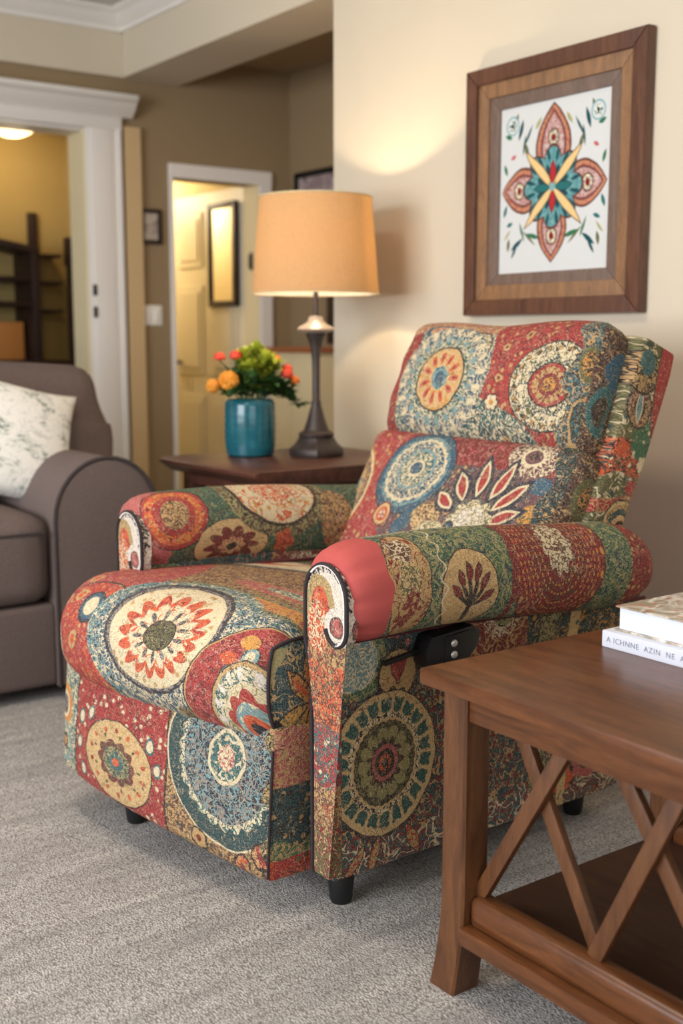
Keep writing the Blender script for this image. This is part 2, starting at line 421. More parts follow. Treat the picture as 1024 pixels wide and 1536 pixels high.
def art_arm_side():      # u = x, v = z
    t = Paint('suzani_arm_side', base=('dteal', 'rose', 'd', 'dark', 'f'))
    t.half(0, 1, .165, ('red', 'teal', 'f', 'dark', 's'), amp=.01, freq=40)
    t.med(1.24, .505, .085, .075, [(1.0, ('green', 'lolive', 'g')), (.75, ('lblue', 'cream', 'g'))])
    t.med(1.50, .38, .09, .13, [(1.0, ('dark', 'tan', 'g')), (.8, ('red', 'dark', 'f', 'tan', 'd'))])
    t.half(-1, 0, -1.70, ('dteal', 'gold', 'f', 'dark', 's'), amp=.02, freq=30)
    t.band(1, 0, 1.54, 1.70, ('dred', 'tan', 'f'), amp=.005)
    t.half(0, 1, .43, ('dteal', 'tan', 'f', 'dred', 's'), amp=.012, freq=30)
    t.half(0, 1, .15, ('dred', 'teal', 'g', 'cream', 'f'), amp=.012, freq=50)
    t.med(1.845, .15, .05, .035, [(1, 'dark'), (.9, ('orange', 'red', 's'), 'l', 6, .25)]); t.med(1.93, .17, .05, .035, [(1, 'rose', 'l', 5, .2), (.4, 'dark')])
    t.med(1.625, .535, .05, .035, [(1.0, ('cream', 'dred', 'g'), 'c', 12, .1), (.45, ('lolive', 'dark', 's'))])
    t.band(1, 0, 1.74, 1.79, ('lolive', 'dark', 'g')); t.band(1, 0, 1.83, 1.86, ('sand', 'teal', 'd'))
    # fan of red leaves over the medallion
    t.med(1.352, .468, .052, .058, [(1.0, 'dark', 'c', 18, .06), (.84, 'tan')])
    for a in (-24, 0, 24): t.leaf(1.352 - .02 * math.sin(math.radians(a)), .478 , .034, .009, a, [(1, 'dark'), (.8, 'red')])
    # the great sunburst
    t.med(1.325, .297, .136, .147, [(1.0, 'dark', 'c', 30, .025), (.965, 'sand'),
          (.765, (24, 92, 84), 'p', 22, (.088, .098)), (.85, (24, 92, 84), 'p', 44, (.035, .035)), (.64, ('cream', 'dark', 'g'), 'p', 34, (.055, .045)), (.575, 'dark', 'l', 30, .04), (.56, ('olive', 'dark', 'g')),
          (.49, 'dark'), (.48, ('dark', 'olive', 'g')), (.375, (158, 152, 96), 'p', 13, (.088, .115)), (.30, ('dark', 'brown', 'g'), 'c', 11, .16), (.24, 'rose'), (.18, 'dark'), (.12, ('orange', 'dark', 'g')), (.06, 'dark')])
    for cx, cy, a in ((1.30, .115, -12), (1.40, .125, 25), (1.25, .11, -35)):
        t.leaf(cx, cy, .045, .014, a, [(1, 'dark'), (.8, ('tan', 'red', 'g'))])
    return t.done()
def art_arm_front():     # u = y, v = z
    t = Paint('suzani_arm_front', base=('red', 'cream', 'd', 'dark', 'f'))
    t.band(0, 1, .40, .56, ('orange', 'cream', 'g', 'brown', 'f')); t.band(0, 1, .22, .30, ('tan', 'dred', 'g'))
    t.med(1.70, .34, .04, .05, [(1, 'dark'), (.85, ('tan', 'olive', 'g')), (.5, 'red')])
    t.med(1.70, .16, .04, .05, [(1, 'teal'), (.85, ('sand', 'rose', 'g')), (.4, 'dred')])
    t.half(0, 1, .11, ('dred', 'dteal', 'g'))
    return t.done()
def art_scroll():        # u = y, v = z on the scroll panel
    t = Paint('suzani_scroll', base=('tan', 'red', 'f', 'brown', 'g'))
    t.half(0, -1, -.58, ('cream', 'dark', 'g'))
    t.med(1.660, .640, .068, .068, [(1.0, ('white', 'dark', 'g')), (.88, 'dark', 'p', 20, (.05, .09)), (.74, 'white')])
    t.med(1.682, .628, .045, .056, [(1.0, ('tan', 'lolive', 'g')), (.6, ('orange', 'red', 's'))])
    t.med(1.690, .585, .030, .05, [(1.0, ('orange', 'brown', 'f', 'cream', 'g'))])
    t.med(1.631, .594, .037, .037, [(1, 'white'), (.56, 'dark'), (.48, ('rose', 'brown', 's'))])
    t.band(0, 1, .28, .40, ('red', 'cream', 'd', 'teal', 'g')); t.band(0, 1, .40, .52, ('orange', 'tan', 'f', 'brown', 'g'))
    t.half(0, 1, .2, ('dred', 'sand', 'f', 'olive', 'g'))
    return t.done()
def art_roll():          # u = x, v = angle round the roll (0.645 = mid height of the visible side)
    t = Paint('suzani_roll', base=('green', 'lolive', 'g', 'dteal', 'f'))
    t.half(1, 0, 1.262, 'pink', amp=.004, freq=60)
    t.med(1.305, .66, .050, .13, [(1.0, 'dark'), (.96, ('tan', 'dred', 'f')), (.5, ('sand', 'olive', 'g'))])
    t.med(1.30, .61, .022, .05, [(1, ('dred', 'tan', 's'), 'l', 7, .3)], rot=-20)
    t.med(1.30, .735, .03, .03, [(1, ('brown', 'cream', 'g'), 'l', 5, .3)])
    t.half(1, 0, 1.225, 'pink')
    t.med(1.448, .635, .072, .092, [(1.0, 'dark'), (.96, ('sand', 'tan', 'g'))], egg=.12)
    for a, l in ((-62, .8), (-38, 1), (-16, 1.1), (4, 1.15), (24, 1.05), (46, .85)):
        ra = math.radians(a)
        t.leaf(1.450 - math.sin(ra) * .028 * l, .59 + math.cos(ra) * .036 * l, .036 * l, .0045, a, [(1, 'dark')])
        t.leaf(1.450 - math.sin(ra) * .055 * l, .59 + math.cos(ra) * .07 * l, .022, .009, a, [(1, 'dark'), (.75, 'dred')])
    t.leaf(1.450, .575, .035, .006, 0, [(1, 'dark')])
    t.med(1.69, .72, .135, .23, [(1.0, 'dark'), (.98, ('dred', 'red', 's')), (.93, 'gold', 'p', 26, (.035, .035)), (.84, 'gold', 'p', 70, (.024, .014)), (.76, 'gold', 'p', 64, (.022, .012)), (.68, 'gold', 'p', 58, (.022, .012)), (.61, ('dred', 'brown', 's')), (.60, 'gold', 'p', 50, (.022, .012)), (.50, 'gold', 'p', 44, (.022, .012)), (.41, 'gold', 'p', 36, (.022, .012)), (.30, ('cream', 'brown', 'g'), 'c', 11, .1)])
    t.band(1, 0, 1.362, 1.368, 'lolive', amp=.008, freq=110); t.band(1, 0, 1.382, 1.386, 'cream', amp=.006, freq=140); t.band(1, 0, 1.535, 1.539, 'lolive', amp=.006, freq=120)
    t.band(1, 0, 1.555, 1.572, 'dred'); t.half(-1, 0, -1.90, ('dred', 'tan', 'd', 'red', 'f'), amp=.008)
    t.band(0, 1, .80, .90, ('cream', 'dteal', 'g', 'teal', 'f'))
    t.half(1, 0, 1.215, 'pink')
    t.post = lambda: t.half(1, 0, 1.262, (186, 88, 82), amp=.005, freq=60)
    return t.done()
def art_far_roll():
    t = Paint('suzani_far_roll', base=('green', 'dteal', 'g', 'olive', 'f'))
    t.half(1, 0, 1.25, 'rose', amp=.004)
    t.med(1.262, .70, .088, .095, [(1.0, 'dark'), (.96, 'red'), (.84, ('orange', 'dred', 'd', 'gold', 's')), (.60, 'red'), (.42, ('tan', 'brown', 'g'))])
    t.med(1.41, .60, .105, .075, [(1.0, 'dark', 'l', 16, .08), (.95, 'sand'), (.72, ('dred', 'brown', 's'), 'l', 10, .35), (.36, ('sand', 'rose', 'g'), 'l', 8, .25), (.15, 'dark')])
    t.med(1.55, .76, .155, .145, [(1.0, ('lolive', 'dark', 'g', 'brown', 'd')), (.80, 'dark'), (.74, ('cream', 'orange', 'f', 'gold', 'd')), (.35, ('orange', 'cream', 'g'))], rot=-6)
    t.med(1.56, .60, .03, .04, [(1, ('orange', 'red', 's'), 'l', 5, .3)])
    t.med(1.72, .66, .05, .09, [(1.0, ('tan', 'orange', 'd', 'brown', 'g'))])
    return t.done()
def art_head():          # u = across, v = along the back
    t = Paint('suzani_headrest', base=('teal', 'cream', 'g', 'blue', 'f'))
    t.half(-1, 0, -2.38, ('red', 'tan', 'd', 'dred', 'g'), amp=.012, freq=22)
    t.med(2.485, .43, .045, .14, [(1.0, 'dark'), (.9, ('sand', 'brown', 'g')), (.5, ('dark', 'tan', 's'))])
    t.band(0, 1, .565, .66, ('rose', 'cream', 'f', 'tan', 'g'), amp=.008, freq=24)
    t.med(2.27, .555, .10, .03, [(1, 'blue'), (.8, ('sand', 'rose', 'g')), (.4, 'red')], rot=8)
    t.half(1, 0, 2.075, ('red', 'tan', 'd', 'dred', 's'), amp=.014, freq=24)
    t.med(2.05, .335, .16, .05, [(1, ('teal', 'cream', 'g', 'navy', 'f'))], rot=14)
    t.med(1.865, .432, .118, .108, [(1.0, 'dark'), (.97, ('cream', 'dteal', 'g')), (.86, ('tan', 'dark', 'g'), 'p', 22, (.07, .07)), (.70, ('cream', 'olive', 'f'), 'p', 16, (.09, .07)), (.50, 'dark'), (.46, ('red', 'dred', 's')), (.38, ('tan', 'dred', 'g')), (.35, 'tan', 'p', 18, (.03, .05)), (.24, 'dred'), (.16, ('brown', 'gold', 'g'))])
    t.half(1, 0, 1.822, ((64, 116, 124), 'dark', 'g', 'tan', 'f'), amp=.014, freq=45)
    t.med(1.775, .50, .03, .05, [(1, 'olive'), (.7, ('dark', 'gold', 'g'))]); t.med(1.77, .36, .03, .06, [(1, 'tan'), (.8, ('dark', 'teal', 'g'))])
    t.med(2.14, .525, .058, .048, [(1.0, 'navy'), (.9, ('cream', 'olive', 'g')), (.6, ('lolive', 'dark', 'g')), (.4, 'cream')], rot=20)
    t.med(2.235, .435, .165, .150, [(1.0, ('blue', 'cream', 'g')), (.90, 'cream', 'q', 22, (.05, .10)), (.72, ('teal', 'cream', 'g')), (.72, 'lblue', 'p', 20, (.05, .07))])
    t.med(2.232, .435, .088, .086, [(1.0, 'dark'), (.94, ('sand', 'gold', 's')), (.60, ('orange', 'rose', 's'), 'p', 11, (.09, .20)), (.60, 'dred', 'p', 11, (.03, .09)), (.38, 'sand'), (.36, ('lblue', 'teal', 's'), 'l', 7, .15), (.20, 'blue')])
    t.med(2.031, .382, .026, .024, [(1.0, 'dark', 'l', 6, .25), (.85, 'cream', 'l', 6, .25), (.3, 'gold')])
    for cx, cy in ((2.03, .52), (1.97, .55), (1.99, .30), (2.02, .44)):
        t.med(cx, cy, .012, .012, [(1.0, 'tan', 'l', 5, .2), (.4, 'dred')])
    return t.done()
def art_lumbar():
    t = Paint('suzani_lumbar', base=('plum', 'tan', 'd', 'teal', 'f'))
    t.half(-1, 0, -2.25, ('red', 'rose', 'f', 'tan', 'd'), amp=.01, freq=26)
    t.half(0, -1, -.225, ('dred', 'rose', 'f'))
    t.half(-1, 0, -2.30, ('red', 'rose', 'f', 'tan', 'd'))
    t.med(2.46, .13, .08, .125, [(1.0, 'gold'), (.93, 'cream'), (.84, ('plum', 'tan', 'g')), (.6, ('tan', 'blue', 'f')), (.3, 'teal')], rot=-16)
    t.med(2.44, .02, .03, .04, [(1, 'gold'), (.75, 'rose')])
    t.med(2.225, .20, .132, .115, [(1.0, 'navy'), (.97, 'blue'), (.84, ('lblue', 'blue', 's')), (.78, 'cream', 'l', 22, .06), (.70, ('blue', 'cream', 'g')), (.50, 'lblue'), (.44, ('teal', 'cream', 'g')), (.22, 'cream'), (.16, 'blue')], rot=-14, egg=.1)
    t.med(2.17, .06, .022, .05, [(1, 'blue')], rot=40)
    t.med(2.262, .066, .032, .036, [(1.0, 'dred'), (.85, 'sand'), (.62, 'orange'), (.4, ('rose', 'cream', 'g'))], rot=-30)
    t.med(2.10, .08, .05, .04, [(1, ('sand', 'brown', 'g'))]); t.med(2.06, .04, .05, .035, [(1, ('lolive', 'cream', 'g'))])
    t.med(1.86, .265, .075, .05, [(1.0, ('plum', 'cream', 'g')), (.5, 'cream', 'c', 16, .12), (.34, 'plum'), (.14, 'dark')])
    t.med(1.81, .20, .03, .022, [(1, 'blue')]); t.med(1.79, .13, .035, .03, [(1, ('gold', 'olive', 's'))])
    t.half(1, 0, 1.79, ('dteal', 'tan', 'f', 'dark', 'g'), amp=.01, freq=50)
    pet = [(2.062, .128, .036), (2.032, .170, .042), (1.978, .196, .046), (1.915, .196, .048), (1.872, .162, .048), (1.862, .112, .042)]
    for R, c in ((0, 'navy'), (1, 'cream'), (2, 'red')):
        for cx, cy, l in pet:
            a = math.degrees(math.atan2(-(cx - 1.952), cy - .065))
            t.leaf(cx, cy, l * (1.38, 1.06, .82)[R], .0165 * (1.75, 1.08, .68)[R], a, [(1, c)])
    t.med(1.952, .085, .072, .060, [(1.0, ('cream', 'olive', 'g'), 'l', 9, .22), (.7, ('white', 'lolive', 'g'), 'l', 7, .2)])
    t.med(2.005, .062, .018, .018, [(1, 'navy'), (.5, 'blue')])
    return t.done()
def art_cushion_side():
    t = Paint('suzani_cushion_side', base=('brown', 'tan', 'f', 'dark', 'g'))
    t.med(.0, .5, .03, .05, [(1, 'blue')]); t.med(.02, .40, .03, .06, [(1, 'teal'), (.6, 'dark')]); t.med(.0, .2, .04, .05, [(1, 'olive'), (.6, ('dark', 'gold', 'g'))])
    return t.done()
def art_wing():          # u = x, v = z
    t = Paint('suzani_wing', base=('olive', 'cream', 'f', 'dteal', 'd'))
    t.band(0, 1, .80, .88, ('orange', 'cream', 'd', 'dark', 'g'), amp=.01, freq=40); t.band(0, 1, .72, .75, ('red', 'tan', 'g'))
    t.med(2.11, .87, .06, .05, [(1, ('green', 'cream', 'd'))]); t.med(2.075, .95, .04, .05, [(1, 'dark'), (.9, ('plum', 'tan', 'g')), (.45, 'dark')])
    t.leaf(2.075, .955, .045, .012, -12, [(1, 'cream'), (.7, 'lblue')])
    t.med(2.09, 1.03, .05, .05, [(1, 'dark'), (.92, ('tan', 'dark', 'g'))]); t.med(2.10, 1.05, .025, .03, [(1, 'teal')])
    t.med(2.03, .672, .066, .072, [(1.0, 'dark'), (.93, 'sand'), (.82, ('tan', 'dark', 'g')), (.66, 'dteal'), (.46, ('sand', 'orange', 's')), (.30, 'dark'), (.2, 'gold')])
    t.med(2.06, .77, .02, .02, [(1, 'red', 'l', 6, .3)]); t.med(2.02, .86, .02, .022, [(1, 'orange', 'l', 6, .3)]); t.med(2.09, .82, .018, .02, [(1, 'cream', 'l', 6, .3)])
    t.leaf(2.165, 1.0, .17, .036, -14, [(1.1, 'dark'), (1, 'red')])
    return t.done()
M = {}
M['seat'] = art_seat(); M['seat_side'] = art_seat_side(); M['foot'] = art_foot(); M['foot_side'] = art_foot_side()
M['arm_side'] = art_arm_side(); M['arm_front'] = art_arm_front(); M['scroll'] = art_scroll()
M['roll'] = art_roll(); M['far_roll'] = art_far_roll(); M['head'] = art_head(); M['lumbar'] = art_lumbar()
M['cside'] = art_cushion_side(); M['wing'] = art_wing()
M['pink'] = plain('pink_velvet', (170, 62, 64), (184, 74, 74), 30, .7, bump=.2, bscale=300)
M['redcloth'] = plain('red_cloth', (150, 34, 38), (172, 48, 50), 60, .85, bump=.3, bscale=400)
M['piping'] = plain('dark_piping', (28, 20, 24), (44, 30, 32), 300, .8)
M['redpipe'] = plain('dark_red_piping', (92, 26, 28), (60, 22, 26), 200, .8)
M['underlay'] = plain('black_cambric', (22, 20, 20), (32, 29, 28), 100, .9)
M['blackplastic'] = plain('black_plastic', (18, 18, 20), None, rough=.35)
M['silver'] = plain('satin_silver', (190, 186, 180), None, rough=.35, metal=.6)
M['rubber'] = plain('black_caster', (16, 16, 18), None, rough=.5)
M['walnut_y'] = wood('walnut_along_y', (114, 68, 36), (72, 39, 19), 'y', .32)
M['walnut_z'] = wood('walnut_along_z', (112, 70, 39), (74, 43, 23), 'z', .42)
M['walnut_x'] = wood('walnut_along_x', (100, 62, 35), (66, 38, 21), 'x', .42)
M['walnut_d'] = wood('walnut_shelf', (72, 43, 25), (50, 29, 18), 'y', .5)
M['mahog'] = wood('dark_mahogany', (98, 58, 44), (58, 34, 30), 'y', .35)
M['espresso'] = wood('espresso_wood', (52, 32, 26), (34, 20, 17), 'z', .5)
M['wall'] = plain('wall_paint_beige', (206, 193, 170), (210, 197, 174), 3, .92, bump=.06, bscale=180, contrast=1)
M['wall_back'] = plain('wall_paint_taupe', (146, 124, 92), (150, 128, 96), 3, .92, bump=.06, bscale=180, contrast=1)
M['wall_yellow'] = plain('wall_paint_ochre', (176, 150, 92), (180, 154, 96), 3, .92, bump=.06, bscale=180, contrast=1)
M['wall_cream'] = plain('wall_paint_cream', (222, 206, 166), (226, 210, 170), 3, .92)
M['ceiling'] = plain('ceiling_paint', (206, 202, 196), (210, 206, 200), 3, .95)
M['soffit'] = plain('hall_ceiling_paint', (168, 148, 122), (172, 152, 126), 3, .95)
M['trim'] = plain('white_trim_paint', (232, 226, 218), None, rough=.45)
M['tantrim'] = plain('tan_board_paint', (206, 176, 130), (202, 172, 126), 3, rough=.6)
M['doorpaint'] = plain('door_paint', (232, 222, 196), None, rough=.45)
M['bronze'] = plain('lamp_bronze', (74, 62, 56), (54, 46, 44), 30, .45, metal=.35)
M['capplate'] = plain('lamp_cap_nickel', (196, 182, 168), None, rough=.35, metal=.3)
M['blackmetal'] = plain('black_metal', (24, 22, 22), None, rough=.4, metal=.5)
M['teal_glaze'] = plain('teal_glaze', (30, 100, 112), (22, 78, 90), 22, .16, bump=.15, bscale=30, stretch=(1, 1, 4))
M['leaf'] = plain('leaf_green', (84, 120, 56), (46, 82, 42), 40, .6)
M['lime'] = plain('leaf_lime', (196, 198, 62), (150, 168, 50), 40, .6)
M['orangepet'] = plain('petal_orange', (232, 128, 40), (226, 104, 30), 60, .6)
M['redpet'] = plain('petal_coral', (226, 78, 46), (204, 52, 36), 60, .6)
M['goldpet'] = plain('petal_gold', (226, 156, 50), (216, 130, 34), 60, .6)
M['sofa'] = plain('sofa_twill', (112, 96, 90), (86, 73, 69), 170, .95, bump=.5, bscale=420, contrast=1.6, stretch=(1, 1, 1.0), detail=4)
M['sofapipe'] = plain('sofa_piping', (52, 44, 42), (60, 50, 48), 200, .9)
M['paper'] = plain('book_pages', (222, 225, 234), (214, 218, 228), 90, .8, stretch=(.02, .02, 6))
M['bookwhite'] = plain('book_cover_white', (206, 208, 216), None, rough=.45)
M['ink'] = plain('printed_ink', (120, 126, 138), None, rough=.6)
M['boxwhite'] = plain('white_card', (222, 216, 206), None, rough=.7)
M['cream_cloth'] = plain('cream_cloth', (222, 204, 160), (206, 186, 140), 60, .9)

def carpet():
    t = NT('loop_carpet', .97, spec=.1)
    v = t.coord('Object')
    v2 = t.mapping(v, rot=(0, 0, .62), scale=(1, .62, 1))
    d = t.voro(v2, 270)
    n = t.noise(t.mapping(v, rot=(0, 0, .62), scale=(1.6, .8, 1)), 210, 3, .75)
    h = t.m('MULTIPLY_ADD', d, -1.0, 1.0, clamp=True)
    k = t.m('MULTIPLY_ADD', n, 5.0, -2.05, clamp=True)
    st = t.noise(t.mapping(v, rot=(0, 0, -.5), scale=(1.2, 9, 1)), 2.6, 3, .6)
    base = t.mix(t.m('MULTIPLY_ADD', st, 2.6, -.8, clamp=True), lin((218, 212, 204)), lin((176, 172, 168)))
    c = t.mix(k, t.mix(.5, base, lin((104, 97, 92))), base)
    c = t.mix(t.m('MULTIPLY_ADD', d, 1.7, -.55, clamp=True), c, lin((122, 114, 108)))
    t.color(c); t.bump(t.m('ADD', h, n), .6, .004)
    return t.mat
M['carpet'] = carpet()

def shade_mat(name, col, trans, emit=0):
    t = NT(name, .9); t.N.remove(t.bsdf)
    v = t.coord('Object')
    n = t.noise(t.mapping(v, scale=(1, 1, 1)), 220, 3, .6)
    c = t.mix(t.m('MULTIPLY_ADD', n, 1.6, -.3, clamp=True), C4(col), tuple(x * .80 for x in C4(col)[:3]) + (1,))
    a = t.N.new('ShaderNodeBsdfDiffuse'); b = t.N.new('ShaderNodeBsdfTranslucent'); mx = t.N.new('ShaderNodeMixShader')
    t.L.new(c, a.inputs[0]); t.L.new(c, b.inputs[0]); mx.inputs[0].default_value = trans
    t.L.new(a.outputs[0], mx.inputs[1]); t.L.new(b.outputs[0], mx.inputs[2])
    t.L.new(mx.outputs[0], t.N['Material Output'].inputs[0])
    return t.mat
M['shade'] = shade_mat('linen_shade', (250, 222, 178), .70)
M['liner'] = shade_mat('shade_white_lining', (254, 250, 242), .55)
def emit_mat(name, col, s):
    t = NT(name); t.bsdf.inputs['Emission Color'].default_value = lin(col); t.bsdf.inputs['Emission Strength'].default_value = s
    t.color(lin(col)); return t.mat
M['bulb'] = emit_mat('bulb_glass_lit', (255, 214, 150), 14)
M['bowl'] = emit_mat('lit_glass_bowl', (255, 226, 170), 3)
def mirror_mat():
    t = NT('mirror_glass', .04, 1); t.color((.82, .80, .76, 1)); return t.mat
M['mirror'] = mirror_mat()
def pillow_mat():
    t = NT('leaf_print_cotton', .9, spec=.2)
    uv = t.coord('UV'); w = t.vm('MULTIPLY_ADD', t.noise(uv, 6, 2, out='Color'), (.10, .10, 0), (0, 0, 0)); p = t.vm('ADD', uv, w)
    n = t.noise(p, 5, 3, .6, 1.0); g = t.noise(t.mapping(p, rot=(0, 0, .6), scale=(1, 2.4, 1)), 22, 2, .5, 1)
    k = t.m('MULTIPLY', t.m('MULTIPLY_ADD', n, 7, -3.4, clamp=True), t.m('MULTIPLY_ADD', g, 7, -3.2, clamp=True))
    c = t.mix(k, lin((238, 235, 226)), lin((98, 116, 104)))
    k2 = t.step(t.m('ABSOLUTE', t.m('SUBTRACT', t.noise(p, 7, 2, .5, 1.2), .5)), .013, .01)
    c = t.mix(t.m('MULTIPLY', k2, .3), c, lin((96, 112, 104)))
    t.color(c); t.bump(t.noise(uv, 300, 1), .2); return t.mat
M['pillow'] = pillow_mat()
def cover_mat():
    t = NT('printed_book_cover', .3)
    v = t.coord('Object')
    n = t.noise(v, 26, 3, .6, 1); g = t.noise(v, 60, 2, .5)
    c = t.mix(t.m('MULTIPLY_ADD', n, 5, -2.1, clamp=True), lin((150, 138, 118)), lin((226, 218, 206)))
    c = t.mix(t.m('MULTIPLY_ADD', g, 7, -4.0, clamp=True), c, lin((176, 112, 82)))
    c = t.mix(t.m('MULTIPLY_ADD', t.noise(v, 38, 2), 8, -4.9, clamp=True), c, lin((70, 84, 84)))
    t.color(c); return t.mat
M['cover'] = cover_mat()
def print_mat():         # UV: x 0..0.437, y 0..0.5
    t = Paint('ornament_print', base='white', warp=.006)
    t.F['d'] = t.step(t.voro(t.uv, 30), .22, .08)
    W = (206, 206, 203)
    t.c = C4(W)
    def curl(x, y, a, l=.035, c='dteal', w=.004):
        t.leaf(x, y, l, w, a, [(1, c)])
    for sx in (-1, 1):
        X = lambda d: .2185 + sx * d
        curl(X(.10), .40, sx * 30); curl(X(.115), .375, sx * 10, .03); curl(X(.165), .43, sx * -40, .02, 'teal', .006)
        curl(X(.15), .45, sx * 20, .02, 'olive', .006); curl(X(.18), .405, sx * -70, .015, 'green', .007)
        curl(X(.09), .105, sx * -50, .035, 'olive'); curl(X(.12), .125, sx * -20, .03, 'green'); curl(X(.15), .07, sx * 30, .025, 'dteal', .005)
        curl(X(.17), .15, sx * 70, .014, 'teal', .006); curl(X(.18), .12, sx * 40, .02, 'lolive', .004); curl(X(.16), .345, sx * 60, .012, 'rose', .006)
        curl(X(.06), .43, sx * 35, .02, 'lolive', .006); curl(X(.13), .42, sx * 15, .03, 'dteal', .007); curl(X(.105), .36, sx * -20, .025, 'olive', .006); curl(X(.075), .11, sx * -75, .03, 'green', .007); curl(X(.14), .09, sx * 55, .03, 'dteal', .007); curl(X(.175), .09, sx * 10, .02, 'olive', .006); curl(X(.19), .19, sx * 20, .02, 'teal', .006); curl(X(.19), .31, sx * -20, .018, 'green', .006)
        t.med(X(.165), .435, .026, .028, [(1, 'lblue'), (.82, W), (.6, ('teal', 'white', 'g'), 'l', 6, .3), (.2, 'dark')])
    cx, cy = .2185, .245
    # four lobes
    for (x, y, a, l, w) in ((0, .115, 0, .115, .062), (0, -.115, 180, .095, .052), (-.115, 0, 90, .085, .06), (.115, 0, -90, .085, .06)):
        t.leaf(cx + x, cy + y, l, w, a, [(1.12, 'brown'), (1.0, ((190, 128, 96), (160, 92, 76), 's')), (.80, (116, 66, 62)), (.66, ((176, 118, 108), (196, 176, 170), 'g'))])
        t.med(cx + x * 1.15, cy + y * 1.2, .022, .026, [(1, 'brown'), (.8, ('grey', 'cream', 'g')), (.4, 'dred')])
    t.med(cx, cy, .118, .122, [(1.0, 'brown', 'l', 8, .25), (.93, ((88, 140, 142), 'lblue', 's'), 'l', 8, .25), (.74, 'dteal', 'q', 16, (.05, .18)), (.42, 'dteal', 'p', 8, (.06, .12))])
    for a in (45, -45, 135, -135):
        ra = math.radians(a)
        t.leaf(cx - math.sin(ra) * .070, cy + math.cos(ra) * .070, .092, .015, a, [(1, 'brown'), (.8, 'sand')])
    for a, c in ((0, 'red'), (180, 'red'), (90, 'teal'), (-90, 'teal')):
        ra = math.radians(a)
        t.leaf(cx - math.sin(ra) * .04, cy + math.cos(ra) * .04, .036, .014, a, [(1, 'dark'), (.8, c)])
    t.med(cx, cy, .012, .012, [(1, 'lblue')])
    t.color(t.c); return t.mat
M['print'] = print_mat()
def small_print(name, c1, c2, c3):
    t = NT(name, .5)
    v = t.coord('Object'); n = t.noise(v, 14, 2)
    c = t.mix(t.m('MULTIPLY_ADD', n, 6, -2.6, clamp=True), C4(c1), C4(c2))
    c = t.mix(t.m('MULTIPLY_ADD', t.noise(v, 30, 2), 6, -3.4, clamp=True), c, C4(c3))
    t.color(c); return t.mat
M['photo1'] = small_print('small_sketch_print', (186, 172, 156), (150, 134, 122), (96, 80, 76))
M['photo2'] = small_print('hall_picture_print', (176, 160, 158), (140, 120, 124), (84, 70, 76))
M['gloss'] = plain('clear_switch_plastic', (236, 230, 220), None, rough=.4)
M['frame_dark'] = wood('frame_dark_walnut', (112, 74, 54), (80, 52, 42), 'z', .35)
M['frame_light'] = wood('frame_inner_walnut', (160, 118, 80), (122, 90, 66), 'z', .5)
M['frame_grey'] = wood('frame_slip_grey', (128, 106, 92), (102, 84, 74), 'z', .5)

# ------------------------------------------------------------------ the recliner (faces -x)
def xfront(y):                             # the nose of the seat bows and swings a little forward at the far side
    return 1.112 - .108 * sm(y, 1.74, 2.46) - .012 * math.sin((y - 1.79) / .71 * PI)
R0 = thing('recliner', (1.6, 2.1, 0), 'upholstered recliner armchair in red, teal and cream suzani medallion fabric', 'recliner')

# seat cushion
def seat_fn(w, q):
    x, y, z = w
    k = 1 - sm(x, 1.0, 1.55)
    x = x + (xfront(y) - .98) * k
    crown = .016 * (1 - q[1] ** 2) * (1 - q[0] ** 4)
    if q[2] > 0: z += crown * q[2] - .035 * sm(x, 1.15, 1.8) * q[2]
    else: z += .0
    # belly of the nose
    x -= .022 * (1 - q[2] ** 2) * (1 - q[1] ** 4) * k
    if q[2] < 0: x += .035 * k * q[2] * q[2]
    return Vector((x, y, z))
def seat_uv(sl, p):
    if sl == 1: return (p[0] + .12, p[2])
    return (p[1], (p[0] - .98) - (.568 - p[2]))
mb = rbox((.98, 1.79, .295), (1.86, 2.485, .568), (.115, .045, .115), seat_fn, seat_uv, n=26, slots={(1, -1): 1, (1, 1): 1, (0, 1): 0})
seat = mb.build('seat_cushion', [M['seat'], M['seat_side']], R0)
pts = []
for i in range(41):
    a = -PI / 2 - .1 + (PI + .05) * (1 - i / 40)
    pass
def seat_outline(y, off=.0):
    P_ = []
    h0, h1, z0, z1, r = .98, 1.86, .295, .575, .115
    def rim(x, z):
        q = ((x - 1.42) / .44, -1 + 0.0, (z - .435) / .14)
        return seat_fn(Vector((x, y, z)), (q[0], -1, q[2]))
    for x in [1.30 - i * .02 for i in range(10)]: P_.append(rim(x, z1))
    for i in range(13):
        a = PI / 2 + i * PI / 2 / 12
        P_.append(rim(h0 + r + r * math.cos(a), z1 - r + r * math.sin(a)))
    for i in range(13):
        a = PI + i * PI / 2 / 12
        P_.append(rim(h0 + r + r * math.cos(a), z0 + r + r * math.sin(a)))
    for x in [h0 + r + i * .02 for i in range(1, 6)]: P_.append(rim(x, z0))
    return P_
SL, SH, SR = (.98, 1.79, .295), (1.86, 2.485, .568), (.115, .045, .115)
o_ = []
for p in [(1.30 - i * .32 / 30, 1.79, .568) for i in range(31)] + [(.98, 1.79, .568 - i * .273 / 30) for i in range(1, 31)] + [(.98 + i * .24 / 16, 1.79, .295) for i in range(1, 17)]:
    w_, q_ = rmap(SL, SH, SR, p); o_.append(seat_fn(w_, q_))
MB().tube([p + Vector((-.0005, -.001, 0)) for p in o_], .004).build('piping', M['piping'], seat)

